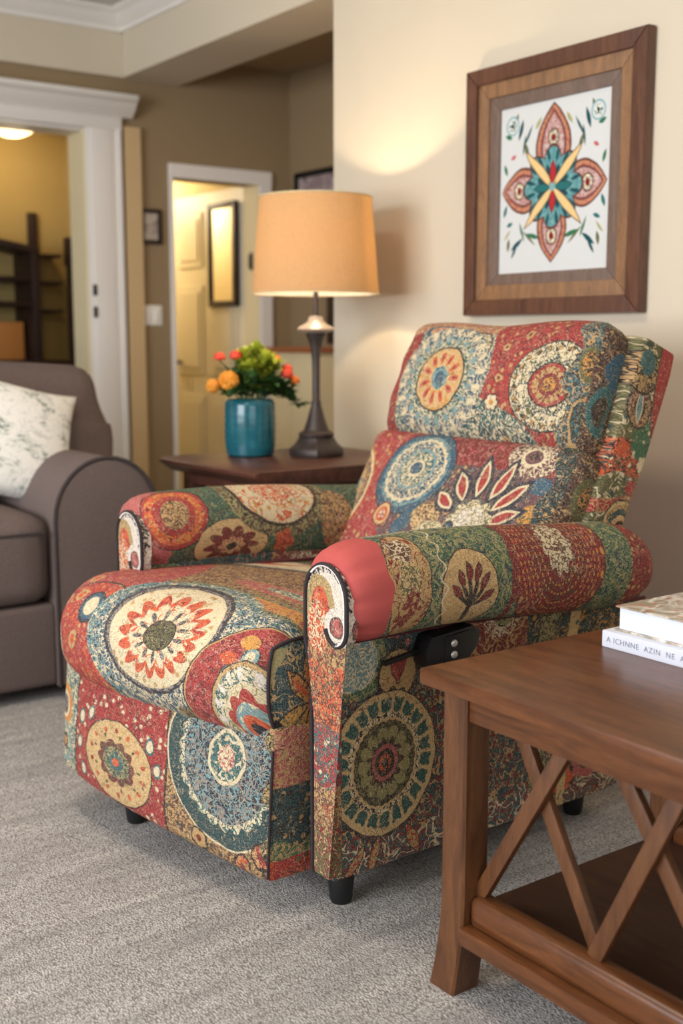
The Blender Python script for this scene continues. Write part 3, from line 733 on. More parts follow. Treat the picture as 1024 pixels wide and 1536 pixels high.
# footrest
def foot_fn(w, q):
    x, y, z = w
    k = 1 - sm(x, 1.12, 1.25)
    far = sm(y, 1.74, 2.50)
    x = x + (xfront(y) - 1.03 + .030) * k - (.018 * (1 - q[1] ** 4) * (1 - q[2] ** 2)) * k - .018 * k * (1 - (q[2] + 1) / 2)
    z = z + .045 * far * (1 - q[2]) / 2
    return Vector((x, y, z))
def foot_uv(sl, p):
    if sl == 1: return (p[0], p[2])
    return (p[1], p[2] - (p[0] - 1.03) * (1 if p[2] > .2 else -.6))
mb = rbox((1.03, 1.79, .058), (1.30, 2.53, .372), (.022, .014, .022), foot_fn, foot_uv, n=18, slots={(1, -1): 1, (1, 1): 1})
fr = mb.build('footrest', [M['foot'], M['foot_side']], R0)
pp = []
for i in range(25):
    w_, q_ = rmap((1.03, 1.79, .058), (1.30, 2.53, .372), (.022, .014, .022), (1.03, 1.79, .325 - i * .257 / 24)); pp.append(foot_fn(w_, q_))
MB().tube([p + Vector((-.002, -.002, 0)) for p in pp], .0028).build('piping', M['piping'], fr)

# arms
def build_arm(near):
    yo, yi = (1.675, 1.742) if near else (2.56, 2.405)
    y0, y1 = min(yo, yi), max(yo, yi)
    cy = 1.669 if near else 2.472
    def afn(w, q):
        x, y, z = w
        y += .06 * (x - 1.2) * (1 if near else 0) * (1 - sm(z, .3, .6))
        return Vector((x, y, z - .02 * sm(x, 1.3, 2.06) * (1 - sm(z, .1, .4))))
    def auv(sl, p): return (p[1], p[2]) if sl == 1 else (p[0], p[2])
    mb = rbox((1.202, y0, .085), (2.06, y1, .585), (.014, .014, .014), afn, auv, n=10, slots={(0, -1): 1, (0, 1): 1})
    body = mb.build('armrest', [M['arm_side'], M['arm_front']], R0)
    # the padded roll
    mb = MB(); bm = mb.bm; uvl = bm.loops.layers.uv.new('UVMap')
    ry, rz = (.087, .093) if near else (.090, .093)
    xf, xb = 1.180, 2.035
    secs = [(xf + .004, .02), (xf + .002, .35), (xf, .60), (xf + .003, .73), (xf + .010, .84), (xf + .022, .92), (xf + .040, .97), (xf + .06, .995)]
    for i in range(1, 30): secs.append((xf + .06 + i * (xb - .16 - xf - .06) / 29, 1.0))
    for i in range(1, 11):
        a = i / 10 * PI / 2; secs.append((xb - .16 + .16 * math.sin(a), max(.02, math.cos(a) ** .8)))
    n = 56; rings = []
    for x, k in secs:
        zc = .646 - .026 * sm(x, 1.35, 2.1) + .004 * math.sin((x - 1.2) * 7) - (.035 * (1 - k) if x > 1.8 else 0)
        ring = []
        for j in range(n + 1):
            ph = -PI + 2 * PI * j / n
            cc, ss = math.cos(ph), math.sin(ph)
            kk = k
            if x < 1.32:                   # gathered pleats round the scroll
                kk *= 1 - .07 * max(0, math.cos(ph * 9 + .6 * math.sin(ph * 4))) ** 6 * (1 - sm(x, 1.19, 1.30)) * sm(k, .6, .85)
            m_ = (abs(cc) ** 2.15 + abs(ss) ** 2.15) ** (-1 / 2.15)
            ring.append((Vector((x, cy - ry * kk * cc * m_, zc + rz * kk * ss * m_)), (x + (0 if x > 1.2 else -(1 - k) * .05), .645 + .098 * ph)))
        rings.append(ring)
    vv = [[bm.verts.new(p) for p, _ in ring[:-1]] for ring in rings]
    for a in range(len(rings) - 1):
        for j in range(n):
            j2 = (j + 1) % n
            f = bm.faces.new((vv[a][j], vv[a][j2], vv[a + 1][j2], vv[a + 1][j]))
            for lp, (r_, k_) in zip(f.loops, ((a, j), (a, j + 1), (a + 1, j + 1), (a + 1, j))): lp[uvl].uv = rings[r_][k_][1]
    bm.faces.new(vv[0]); bm.faces.new(vv[-1][::-1])
    mb.build('arm_pad', M['roll'] if near else M['far_roll'], body, angle=60)
    # seam cord under the roll
    ys = 1.669 if near else cy - .09
    pts = [(x, ys + .06 * 0, (.551 if near else .56) - .024 * sm(x, 1.35, 2.1)) for x in [1.21 + i * .04 for i in range(22)]]
    MB().tube(pts, .0045, 6).build('piping', M['redpipe'], body)
    # scroll panel: a cane-shaped inset from the bulb down to the hem
    s = 1 if near else 1
    yc, top = cy + (-.006 if near else -.018), .704
    def path():
        P_ = []
        yl, yr = (yc + .0635, yc - .0635)
        for i in range(15):                # left edge up
            P_.append((yl, .10 + (.635 - .10) * i / 14))
        for i in range(1, 16):             # over the top
            a = i / 16 * PI
            P_.append((yc + .0635 * math.cos(a), .640 + .0635 * math.sin(a)))
        for i in range(1, 8): P_.append((yr + .0, .640 - .045 * i / 8))
        for i in range(13):                # the bulb
            a = PI + i / 12 * PI * .95
            P_.append((yc - .0315 + .032 * math.cos(a), .592 + .032 * math.sin(a)))
        return P_
    pl = path()
    e = pl[-1]
    # inner edge back down to the hem
    yin = yc + .012
    out = pl + [(yin - .002, .570), (yin, .50), (yin, .30), (yin, .10)]
    mb = MB(); bm = mb.bm; uvl = bm.loops.layers.uv.new('UVMap')
    def xat(z): return 1.174 if z > .56 else 1.174 + .014 * sm(.56 - z, 0, .08)
    # body front is at 1.19; the panel is a padded slab
    fr_ = [bm.verts.new((xat(z), y, z)) for y, z in out]; bk_ = [bm.verts.new((xat(z) + (.024 if z > .56 else .03), y, z)) for y, z in out]
    f = bm.faces.new(fr_)
    for lp in f.loops: lp[uvl].uv = (lp.vert.co.y + (0 if near else -.80), lp.vert.co.z)
    bm.faces.new(bk_[::-1])
    for i in range(len(out)):
        j = (i + 1) % len(out)
        g = bm.faces.new((fr_[i], bk_[i], bk_[j], fr_[j]))
        for lp in g.loops: lp[uvl].uv = (lp.vert.co.y + (0 if near else -.80) + lp.vert.co.x - xat(lp.vert.co.z), lp.vert.co.z)
    bmesh.ops.triangulate(bm, faces=[f])
    sp = mb.build('scroll_panel', M['scroll'], body, angle=30)
    mb = MB(); mb.tube([(xat(z) - .001, y, z) for y, z in pl], .0042)
    mb.build('piping', M['piping'], body)
    mb = MB(); mb.tube([(xat(z) - .0025, y * .94 + (yc) * .06, z * .985 + .009) for y, z in pl[18:]], .0024)
    mb.build('trim_cord', M['boxwhite'], body)
    return body
arm_near = build_arm(True)
arm_far = build_arm(False)

# back, in a frame leaning 22 degrees: s up the back, t towards the sitter
TH = math.radians(22); BU = Vector((math.sin(TH), 0, math.cos(TH))); BN = Vector((-math.cos(TH), 0, math.sin(TH))); BO = Vector((1.86, 0, .56))
def bk(t, y, s): return BO + BU * s + BN * t + Vector((0, y, 0))
bs = {}
def back_fn(w, q):
    t, y, s = w
    k = sm(s, .0, .14)
    yc = 2.12
    half = .33 + .055 * k
    y = yc + (y - yc) * half / .39
    if s > .3: t -= .01 * (q[1] ** 2)
    return bk(t, y, s)
def back_uv(sl, p):
    v = bk(p[0], p[1], p[2]); return (v.x, v.z)
mb = rbox((-.135, 1.725, -.30), (-.005, 2.49, .602), (.022, .022, .022), back_fn, back_uv, n=12, slots={(0, -1): 1, (0, 1): 0, (2, 1): 0})
shell = mb.build('backrest', [M['wing'], M['redcloth']], R0)
e_ = [back_fn(Vector((-.133, 1.733, s)), (-1, -1, 0)) for s in [-.05 + i * .03 for i in range(22)]]


def head_fn(w, q):
    t, y, s = w
    if q[0] > -.2:
        t += .034 * (1 - q[1] ** 4) * (1 - q[2] ** 2) * (q[0] + .2)
        s += .006 * math.sin(y * 14) * (q[2] > .5)
    y += .02 * (q[2]) * (1 if y < 2.1 else -.6) * .4
    t += .006 * math.sin(s * 60 + y * 9) * max(0, abs(q[1]) - .8) * 5
    return bk(t, y, s)
def cush_uv(tf, side_y):
    def f(sl, p):
        if sl == 1: return (p[0], p[2])
        ed = tf - p[0]
        u = p[1] - ed if p[1] < 2.0 else p[1] + ed
        u = p[1] - (ed if p[1] < 1.83 else 0) + (ed if p[1] > 2.42 else 0)
        v = p[2] + (ed if p[2] > .5 else 0)
        return (u, v)
    return f
mb = rbox((-.06, 1.765, .288), (.068, 2.470, .612), (.055, .055, .055), head_fn, cush_uv(.068, 0), n=24, slots={(1, -1): 1, (1, 1): 1})
head = mb.build('headrest_cushion', [M['head'], M['cside']], shell)
def lum_fn(w, q):
    t, y, s = w
    if q[0] > -.2: t += .030 * (1 - q[1] ** 4) * (1 - q[2] ** 2) * (q[0] + .2)
    k = sm(s, -.05, .22)
    t += .055 * (1 - k)
    yc = 2.12; y = yc + (y - yc) * (.93 + .07 * k)
    return bk(t, y, s)
mb = rbox((-.06, 1.745, -.09), (.066, 2.490, .312), (.05, .05, .035), lum_fn, cush_uv(.066, 0), n=24, slots={(1, -1): 1, (1, 1): 1})
mb.build('lumbar_cushion', [M['lumbar'], M['cside']], shell)

# base, feet, control
MB().box(1.15, 2.03, 1.80, 2.44, .075, .40, .01).build('base', M['underlay'], R0)
for fx, fy in ((1.275, 1.757), (1.12, 2.345), (1.97, 1.79), (1.97, 2.52)):
    MB().lathe([(.019, 0), (.022, .006), (.027, .05), (.027, .112)], fx, fy, 20).build('foot', M['rubber'], R0)
mb = MB()
mb.prism([(1.392, .482), (1.385, .512), (1.398, .543), (1.50, .552), (1.520, .540), (1.516, .512), (1.488, .484)], 'y', 1.630, 1.678, .006)
cp = mb.build('control_panel', M['blackplastic'], R0)
mb = MB(); mb.prism([(1.428, .486), (1.428, .540), (1.484, .545), (1.484, .490)], 'y', 1.626, 1.640, .004); mb.build('button_plate', M['blackplastic'], cp)
for z in (.525, .503):
    MB().blob((1.447, 1.625, z), (.0085, .004, .0075)).build('button', M['silver'], cp)
MB().bar((1.305, 1.662, .500), (1.40, 1.662, .513), .010, .009, bev=.002).build('recline_lever', M['blackplastic'], R0)

# ------------------------------------------------------------------ wooden side table, foreground
T = thing('side_table', (1.52, 1.07, 0), 'walnut side table with crossed side slats and flared legs, in the right foreground', 'side table')
mb = MB()
mb.box(1.182, 1.86, .715, 1.412, .545, .572, .004)
top = mb.build('tabletop', M['walnut_y'], T)
def leg(x0, y0, sx, sy):
    w = .056; mb = MB(); bm = mb.bm; rings = []
    for i in range(19):
        z = .545 * i / 18
        fl = max(0, 1 - z / .20) ** 1.8
        ox, oy = -sx * .012 * fl, sy * .036 * fl
        g = 1 + .10 * fl
        cx, cy = x0 + ox, y0 + oy
        h = w / 2 * g; c = .004
        ring = [(-h + c, -h), (h - c, -h), (h, -h + c), (h, h - c), (h - c, h), (-h + c, h), (-h, h - c), (-h, -h + c)]
        rings.append([bm.verts.new((cx + a, cy + b, z)) for a, b in ring])
    for A, B in zip(rings, rings[1:]):
        for k in range(8): bm.faces.new((A[k], A[(k + 1) % 8], B[(k + 1) % 8], B[k]))
    bm.faces.new(rings[0][::-1]); bm.faces.new(rings[-1])
    return mb.build('leg', M['walnut_z'], T, angle=30)
LX, LY = (1.245, 1.775), (1.365, .765)
for x in LX:
    for y in LY: leg(x, y, -1 if x < 1.5 else 1, 1 if y > 1 else -1)
for x, sx in ((1.224, 1), (1.776, 1)):
    MB().box(x, x + .022, .793, 1.337, .492, .545, .002).build('apron', M['walnut_y'], T)
for y in (1.350, .757):
    MB().box(1.273, 1.747, y, y + .022, .492, .545, .002).build('apron', M['walnut_x'], T)
# crossed slats on both long sides
for xx in (1.262, 1.758):
    for (ya, za, yb, zb, dx) in ((1.337, .186, 1.152, .498, -.007), (1.268, .498, 1.090, .190, .007), (1.086, .190, .942, .498, -.007), (1.068, .498, .845, .190, .007)):
        MB().bar((xx + dx, ya, za), (xx + dx, yb, zb),   .0135, .026, up=(0, 0, 1), bev=.0015).build('cross_slat', M['walnut_z'], T)
# lower frame: ledge, rounded rail, shelf
for x0, sg in ((1.212, 1), (1.808, -1)):
    MB().box(min(x0, x0 + sg * .07), max(x0, x0 + sg * .07), .79, 1.34, .112, .142, .003).build('ledge', M['walnut_y'], T)
    xr = x0 + sg * .040
    MB().box(xr - .022, xr + .022, .79, 1.338, .139, .192, .017, 4).build('lower_rail', M['walnut_y'], T)
for y in (1.345, .75):
    MB().box(1.273, 1.747, y, y + .03, .105, .15, .003).build('ledge', M['walnut_x'], T)
MB().box(1.25, 1.772, .765, 1.372, .128, .152, .003).build('shelf', M['walnut_d'], T)

# two books on it
def book(x0, x1, y0, y1, z0, z1, cov, label):
    t = thing('book', ((x0 + x1) / 2, (y0 + y1) / 2, z0), label, 'book', 'books stacked on the foreground table')
    MB().box(x0 + .004, x1 - .004, y0 + .004, y1 - .003, z0 + .003, z1 - .003, .001).build('pages', M['paper'], t)
    return t
b = book(1.527, 1.76, 1.04, 1.325, .5722, .601, 'w', 'thin white book lying flat on the walnut table, lettered spine outward, lower of the pair')
MB().box(1.524, 1.764, 1.037, 1.328, .5722, .5745, .0008).box(1.524, 1.764, 1.037, 1.328, .5985, .601, .0008).box(1.5235, 1.5262, 1.037, 1.328, .5735, .6000, .0008).build('cover', M['bookwhite'], b)
def text(s_, size, mat_, loc, rot, parent, name='lettering', ext=.0002, space=1.0):
    cu = bpy.data.curves.new(name, 'FONT'); cu.body = s_; cu.size = size; cu.extrude = ext; cu.space_character = space
    tmp = bpy.data.objects.new('tmp', cu); COL.objects.link(tmp)
    me = bpy.data.meshes.new_from_object(tmp.evaluated_get(bpy.context.evaluated_depsgraph_get()))
    bpy.data.objects.remove(tmp)
    ob = bpy.data.objects.new(name, me); COL.objects.link(ob); me.materials.clear(); me.materials.append(mat_)
    ob.parent = parent; ob.location = Vector(loc) - WL[parent.name]; ob.rotation_euler = rot
    WL[ob.name] = Vector(loc); return ob
text('A ICHNNE  AZIN  NE  ANITTA', .0135, M['ink'], (1.5232, 1.318, .5825), (PI / 2, 0, -PI / 2), b, 'spine_lettering', space=1.15)
b2 = book(1.541, 1.775, 1.02, 1.312, .6012, .645, 'c', 'thick book with a colourful printed cover, pages outward, on top of the white book')
MB().box(1.539, 1.778, 1.018, 1.314, .6012, .6042, .0008).box(1.539, 1.778, 1.018, 1.314, .642, .645, .0008).box(1.7755, 1.7785, 1.018, 1.314, .603, .643, .0008).build('cover', M['cover'], b2)

# ------------------------------------------------------------------ end table with the lamp
E_ = thing('end_table', (2.12, 3.16, 0), 'dark mahogany end table behind the recliner carrying the lamp and vase', 'end table')
MB().prism([(1.785, .715), (1.770, .708), (1.772, .698), (1.815, .668), (2.43, .668), (2.455, .70), (2.455, .715)], 'y', 2.862, 3.462, .003).build('tabletop', M['mahog'], E_)
MB().box(1.835, 2.405, 2.93, 3.40, .632, .668, .003).build('apron', M['mahog'], E_)
for x in (1.86, 2.39):
    for y in (2.945, 3.385):
        MB().box(x - .028, x + .028, y - .028, y + .028, 0, .665, .004).build('leg', M['mahog'], E_)
MB().box(1.85, 2.40, 2.93, 3.40, .42, .442, .003).build('shelf', M['mahog'], E_)
o = MB().box(1.93, 2.30, 2.95, 3.20, .4425, .618, .004).build('storage_box', M['boxwhite']); tag(o, 'white box on the lower shelf of the mahogany end table', 'box')

# lamp
lx, ly = 2.20, 3.17
Lp = thing('table_lamp', (lx, ly, .715), 'bronze table lamp with a lit linen drum shade on the end table', 'table lamp')
MB().lathe([(.074, .7155), (.077, .722), (.077, .738), (.072, .746), (.062, .756), (.054, .768), (.052, .776)], lx, ly, 48, square=.4, rot=.2).build('base', M['bronze'], Lp)
MB().lathe([(.052, .774), (.058, .780), (.059, .790), (.052, .797), (.042, .801), (.037, .815), (.029, .84), (.022, .865), (.016, .885), (.0165, .895), (.013, .900), (.0125, .98), (.0135, 1.03), (.018, 1.07), (.026, 1.095), (.034, 1.112), (.030, 1.12)], lx, ly, 32).build('stem', M['bronze'], Lp)
MB().lathe([(.030, 1.118), (.052, 1.124), (.062, 1.130), (.058, 1.136), (.036, 1.148), (.026, 1.156), (.022, 1.172), (.0, 1.174)], lx, ly, 32).build('collar', M['capplate'], Lp)
MB().lathe([(.008, 1.17), (.008, 1.27), (.014, 1.275), (.014, 1.32), (.0, 1.322)], lx, ly, 16).build('socket', M['bronze'], Lp)
MB().lathe([(.0, 1.318), (.014, 1.322), (.020, 1.345), (.030, 1.37), (.030, 1.39), (.018, 1.408), (0, 1.412)], lx, ly, 20).build('bulb', M['bulb'], Lp)
mb = MB(); N_ = 64
for (ra, rb_, za, zb) in ((.206, .1815, 1.244, 1.548),):
    prof = [(ra, za), (ra - (ra - rb_) * .5, (za + zb) / 2), (rb_, zb), (rb_ - .0025, zb), (ra - .0025 - (ra - rb_) * .5, (za + zb) / 2), (ra - .0025, za), (ra, za)]
    rings = [[mb.bm.verts.new((lx + r * math.cos(2 * PI * k / N_), ly + r * math.sin(2 * PI * k / N_), z)) for k in range(N_)] for r, z in prof[:-1]]
    rings.append(rings[0])
    for A, B in zip(rings, rings[1:]):
        for k in range(N_): mb.bm.faces.new((A[k], A[(k + 1) % N_], B[(k + 1) % N_], B[k]))
sh = mb.build('lamp_shade', M['shade'], Lp)
mb = MB()
for r, z in ((.1815, 1.548), (.206, 1.2445)):
    mb = MB(); mb.tube([(lx + (r) * math.cos(2 * PI * k / 64), ly + (r) * math.sin(2 * PI * k / 64), z) for k in range(64)], .0025, 6, closed=True)
    mb.build('trim_binding', M['cream_cloth'], sh)
mb = MB()
rings = [[mb.bm.verts.new((lx + r * math.cos(2 * PI * k / N_), ly + r * math.sin(2 * PI * k / N_), z)) for k in range(N_)] for r, z in ((.2025, 1.2445), (.1783, 1.5475))]
for k in range(N_): mb.bm.faces.new((rings[0][k], rings[0][(k + 1) % N_], rings[1][(k + 1) % N_], rings[1][k]))
mb.build('lining', M['liner'], sh)
mb = MB()
for a in range(3):
    an = a * 2 * PI / 3 + .4
    mb.tube([(lx, ly, 1.52), (lx + .18 * math.cos(an), ly + .18 * math.sin(an), 1.545)], .0015, 6)
mb.tube([(lx, ly, 1.31), (lx + .045, ly + .02, 1.34), (lx + .05, ly + .022, 1.42), (lx + .02, ly + .01, 1.50), (lx, ly, 1.52)], .0016, 6)
mb.tube([(lx, ly, 1.31), (lx - .045, ly - .02, 1.34), (lx - .05, ly - .022, 1.42), (lx - .02, ly - .01, 1.50), (lx, ly, 1.52)], .0016, 6)
mb.build('harp', M['blackmetal'], Lp)

# vase and flowers
vx, vy = 2.03, 3.31
mb = MB()
prof = [(.0, .7155), (.070, .7155), (.078, .722), (.081, .74)]
for i in range(1, 14): prof.append((.0815 + .002 * math.sin(i / 13 * PI) + (.0012 if i % 2 else 0), .74 + i * .0115))
prof += [(.078, .897), (.074, .902), (.071, .898), (.070, .87), (.070, .76), (0, .75)]
mb.lathe(prof, vx, vy, 48)
v = mb.build('vase', M['teal_glaze']); tag(v, 'teal glazed ceramic vase holding flowers on the end table', 'vase')
def flower(px, py, pz, r, mat_, label, kind):
    base = Vector((vx + random.uniform(-.03, .03), vy + random.uniform(-.03, .03), .80))
    head = Vector((px, py, pz))
    rim = Vector((vx + (px - vx) * .30, vy + (py - vy) * .3, .905))
    rim = Vector((max(vx - .05, min(vx + .05, rim.x)), max(vy - .05, min(vy + .05, rim.y)), .905))
    t = thing('flower', base, label, 'flower', 'orange and coral flowers in the teal vase')
    mid = (rim + head) / 2 + Vector((0, 0, .02))
    MB().tube([base, rim, mid, head - Vector((0, 0, r * .6))], .0022, 6).build('stem', M['leaf'], t)
    mb = MB(); d = (head - mid).normalized()
    if kind == 'ball':
        for i in range(60):
            z = 1 - 2 * (i + .5) / 60; a = i * 2.4; q = math.sqrt(1 - z * z)
            n = Vector((q * math.cos(a), q * math.sin(a), z))
            mb.blob(head + n * r * .72, (r * .28, r * .28, r * .28), sub=1, jit=.3)
        mb.blob(head, (r * .8,) * 3, sub=2)
    else:
        for layer, (m_, rr, k0) in enumerate(((5, .40, .2), (7, .68, .55), (9, .95, .9))):
            for k in range(m_):
                a = 2 * PI * k / m_ + layer
                n = Vector((math.cos(a), math.sin(a), .0))
                c = head + n * r * rr * .7 + Vector((0, 0, r * (.35 - .35 * k0)))
                M_ = Matrix.Translation(c) @ Matrix.Rotation(a, 4, 'Z') @ Matrix.Rotation(-.9 + .7 * k0, 4, 'Y')
                ret = bmesh.ops.create_icosphere(mb.bm, subdivisions=2, radius=1)
                for vv_ in ret['verts']: vv_.co = M_ @ Vector((vv_.co.x * r * .16, vv_.co.y * r * .42, vv_.co.z * r * .5))
        mb.blob(head - Vector((0, 0, r * .15)), (r * .5,) * 3)
    mb.build('bloom', mat_, t)
    return t
FL = [(1.928, 3.27, .965, .036, 'goldpet', 'golden orange pompon bloom low on the left of the bouquet', 'ball'),
      (1.880, 3.29, .950, .024, 'goldpet', 'small gold bloom at the far left tip of the bouquet', 'ball'),
      (1.918, 3.31, 1.043, .022, 'redpet', 'coral red rose at the upper left of the bouquet', 'rose'),
      (1.973, 3.30, 1.047, .024, 'redpet', 'coral rose beside the lime leaves, upper middle of the bouquet', 'rose'),
      (2.150, 3.27, .985, .026, 'redpet', 'orange coral rose right of centre, facing forward', 'rose'),
      (2.190, 3.33, 1.000, .023, 'redpet', 'coral rose at the upper right edge of the bouquet', 'rose'),
      (2.185, 3.28, .962, .024, 'orangepet', 'orange rose at the lower right edge of the bouquet', 'rose'),
      (2.150, 3.34, 1.036, .020, 'orangepet', 'small orange bud highest on the right of the bouquet', 'rose')]
for f in FL: flower(f[0], f[1], f[2], f[3], M[f[4]], f[5] , f[6])
def sprig(tx, ty, tz, mat_, n, lab, size=.03, parent=None, droop=0):
    base = Vector((vx, vy, .82)); head = Vector((tx, ty, tz))
    rim = Vector((vx + max(-.05, min(.05, (tx - vx) * .4)), vy + max(-.05, min(.05, (ty - vy) * .4)), .905))
    t = thing('leafy_sprig', base, lab, 'foliage', 'green sprigs in the teal vase')
    P_ = [base, rim]; 
    for i in range(1, 7):
        k = i / 6; P_.append(rim.lerp(head, k) + Vector((0, 0, .03 * math.sin(k * PI) - droop * k * k)))
    MB().tube(P_, .0018, 5).build('stem', M['leaf'], t)
    mb = MB()
    for i in range(n):
        k = random.uniform(.12, 1); j = k * 6; a_ = int(j); p = P_[1 + min(a_, 5)].lerp(P_[1 + min(a_ + 1, 6)], j - a_)
        ang = random.uniform(0, 2 * PI); el = random.uniform(-.3, .9); L = size * random.uniform(.7, 1.3)
        d = Vector((math.cos(ang) * math.cos(el), math.sin(ang) * math.cos(el), math.sin(el)))
        s_ = d.cross(Vector((0, 0, 1))).normalized() * L * .28; up = s_.cross(d).normalized() * L * .10
        pts = [p, p + d * L * .35 + s_ + up, p + d * L * .75 + s_ * .7 + up * .6, p + d * L, p + d * L * .75 - s_ * .7 + up * .6, p + d * L * .35 - s_ + up, p + d * L * .5]
        vs = [mb.bm.verts.new(q) for q in pts]
        for a, b_ in ((0, 1), (1, 2), (2, 3), (3, 4), (4, 5), (5, 0)): mb.bm.faces.new((vs[a], vs[b_], vs[6]))
    mb.build('leaves', mat_, t, recalc=False)
SP = [(1.99, 3.25, 1.01, 'lime', 'lime sprig facing forward beside the coral rose'), (2.06, 3.24, 1.03, 'lime', 'lime sprig facing forward in the middle of the bouquet'), (2.11, 3.27, 1.01, 'lime', 'lime sprig facing forward left of the two right roses'),
      (2.00, 3.30, 1.045, 'lime', 'lime green sprig highest in the middle of the bouquet'), (2.06, 3.31, 1.065, 'lime', 'lime green sprig leaning right of the bouquet centre'),
      (2.10, 3.32, 1.04, 'lime', 'short lime sprig under the small orange bud'), (2.04, 3.27, 1.0, 'lime', 'lime sprig at the front of the bouquet'),
      (1.95, 3.28, .975, 'leaf', 'dark green sprig behind the golden pompon'), (1.92, 3.25, .915, 'leaf', 'dark green sprig hanging over the left rim of the vase'),
      (2.00, 3.24, .96, 'leaf', 'dark green sprig over the front left of the vase'), (2.08, 3.24, .95, 'leaf', 'dark green sprig over the front of the vase'),
      (2.16, 3.27, .92, 'leaf', 'dark green sprig over the right rim of the vase'), (2.22, 3.30, .875, 'leaf', 'dark green sprig drooping furthest right'),
      (2.11, 3.33, .99, 'leaf', 'dark green sprig between the two right roses'), (2.03, 3.36, 1.0, 'leaf', 'dark green sprig at the back of the bouquet')]
for x, y, z, m_, lb in SP: sprig(x, y, z, M[m_], 80 if m_ == 'leaf' else 120, lb, .044 if m_ == 'leaf' else .040)

# ------------------------------------------------------------------ sofa
S = thing('sofa', (.6, 3.8, 0), 'brown-grey upholstered sofa with rounded piped arms at the left', 'sofa')
MB().box(-.95, 1.345, 3.325, 4.15, .045, .30, .02, 3).build('base', M['sofa'], S)
def sofa_arm(x0, x1):
    pts = [(x0 + .03, .045)]
    cxm = (x0 + x1) / 2; r = (x1 - x0) / 2
    prof = [(x0, .045), (x0, .40), (x0, .52)]
    for i in range(17):
        a = PI - i / 16 * PI
        prof.append((cxm + r * math.cos(a), .555 + .185 * math.sin(a) + .0))
    prof += [(x1 - .005, .50), (x1 - .03, .40), (x1 - .03, .045)]
    mb = MB(); mb.prism(prof, 'y', 3.30, 4.18, .018, 3)
    a_ = mb.build('armrest', M['sofa'], S, angle=60)
    MB().tube([(x, 3.302, z) for x, z in prof], .006).build('piping', M['sofapipe'], a_)
    return a_
sofa_arm(1.337, 1.681); sofa_arm(-1.30, -.955)
def sc(lo, hi, name, crown, n=16, lean=0, mat_=None, label=None):
    def fn(w, q):
        x, y, z = w
        z += crown[2] * (1 - q[0] ** 2) * (1 - q[1] ** 2) * (q[2] > 0) * q[2]
        y -= crown[1] * (1 - q[0] ** 2) * (1 - q[2] ** 2) * (q[1] < 0) * -q[1]
        y += lean * (z - lo[2])
        return Vector((x, y, z))
    return rbox(lo, hi, .06, fn, lambda s_, p: (p[0], p[2]), n=n).build(name, mat_ or M['sofa'], S)
for x0, x1 in ((.20, 1.335), (-.95, .195)):
    c_ = sc((x0, 3.315, .302), (x1, 3.98, .575), 'seat_cushion', (0, .01, .03))
    MB().tube([(x0 + .03 + i * (x1 - x0 - .06) / 20, 3.312, .525) for i in range(21)], .0045, 6).build('piping', M['sofapipe'], c_)
MB().box(-1.28, 1.66, 4.02, 4.30, .05, .86, .06, 4).build('back_frame', M['sofa'], S)
def back_c(x0, x1):
    def fn(w, q):
        x, y, z = w
        y -= .05 * (1 - q[0] ** 2) * (1 - q[2] ** 2) * (q[1] < 0)
        y += .20 * (z - .56)
        x -= .035 * sm(z, .6, 1.0) * max(0, q[0]) + .012 * math.sin(z * 22) * (q[0] > .8)
        z -= .03 * q[0] ** 2 * (q[2] > 0)
        return Vector((x, y, z))
    return rbox((x0, 3.74, .57), (x1, 3.98, 1.03), .095, fn, lambda s_, p: (p[0], p[2]), n=20).build('back_cushion', M['sofa'], S)
back_c(.47, 1.79); back_c(-.85, .46)
def pillow(name, c, size, rot, mat_, label, plump=.075):
    mb = MB(); bm = mb.bm; uvl = bm.loops.layers.uv.new('UVMap'); n = 22
    Mx = Matrix.Translation(c) @ Matrix.Rotation(rot[2], 4, 'Z') @ Matrix.Rotation(rot[0], 4, 'X') @ Matrix.Rotation(rot[1], 4, 'Y')
    for sg in (-1, 1):
        g = {}
        for i in range(n + 1):
            for j in range(n + 1):
                a, b_ = i / n * 2 - 1, j / n * 2 - 1
                th = plump * ((1 - a * a) * (1 - b_ * b_)) ** .42
                pin = 1 - .10 * (1 - a * a) * abs(b_) ** 3; pin2 = 1 - .10 * (1 - b_ * b_) * abs(a) ** 3
                g[i, j] = (bm.verts.new(Mx @ Vector((a * size[0] / 2 * pin2, sg * th, b_ * size[1] / 2 * pin))), (a * .5 + .5, b_ * .5 + .5))
        for i in range(n):
            for j in range(n):
                q4 = [g[i, j], g[i + 1, j], g[i + 1, j + 1], g[i, j + 1]]
                f = bm.faces.new([q[0] for q in q4])
                for lp, q in zip(f.loops, q4): lp[uvl].uv = q[1]
    bmesh.ops.remove_doubles(bm, verts=bm.verts, dist=1e-4)
    o = mb.build(name, mat_, angle=70); tag(o, label, 'pillow', 'throw pillows on the sofa'); return o
pillow('throw_pillow', (1.345, 3.66, .775), (.44, .42), (-.36, .29, .12), M['pillow'], 'white throw pillow with grey-green leaf print, leaning at the sofa arm')
pillow('throw_pillow', (.93, 3.72, .80), (.44, .44), (-.30, .0, -.1), M['cream_cloth'], 'plain cream throw pillow behind the leaf-print one, mostly hidden')

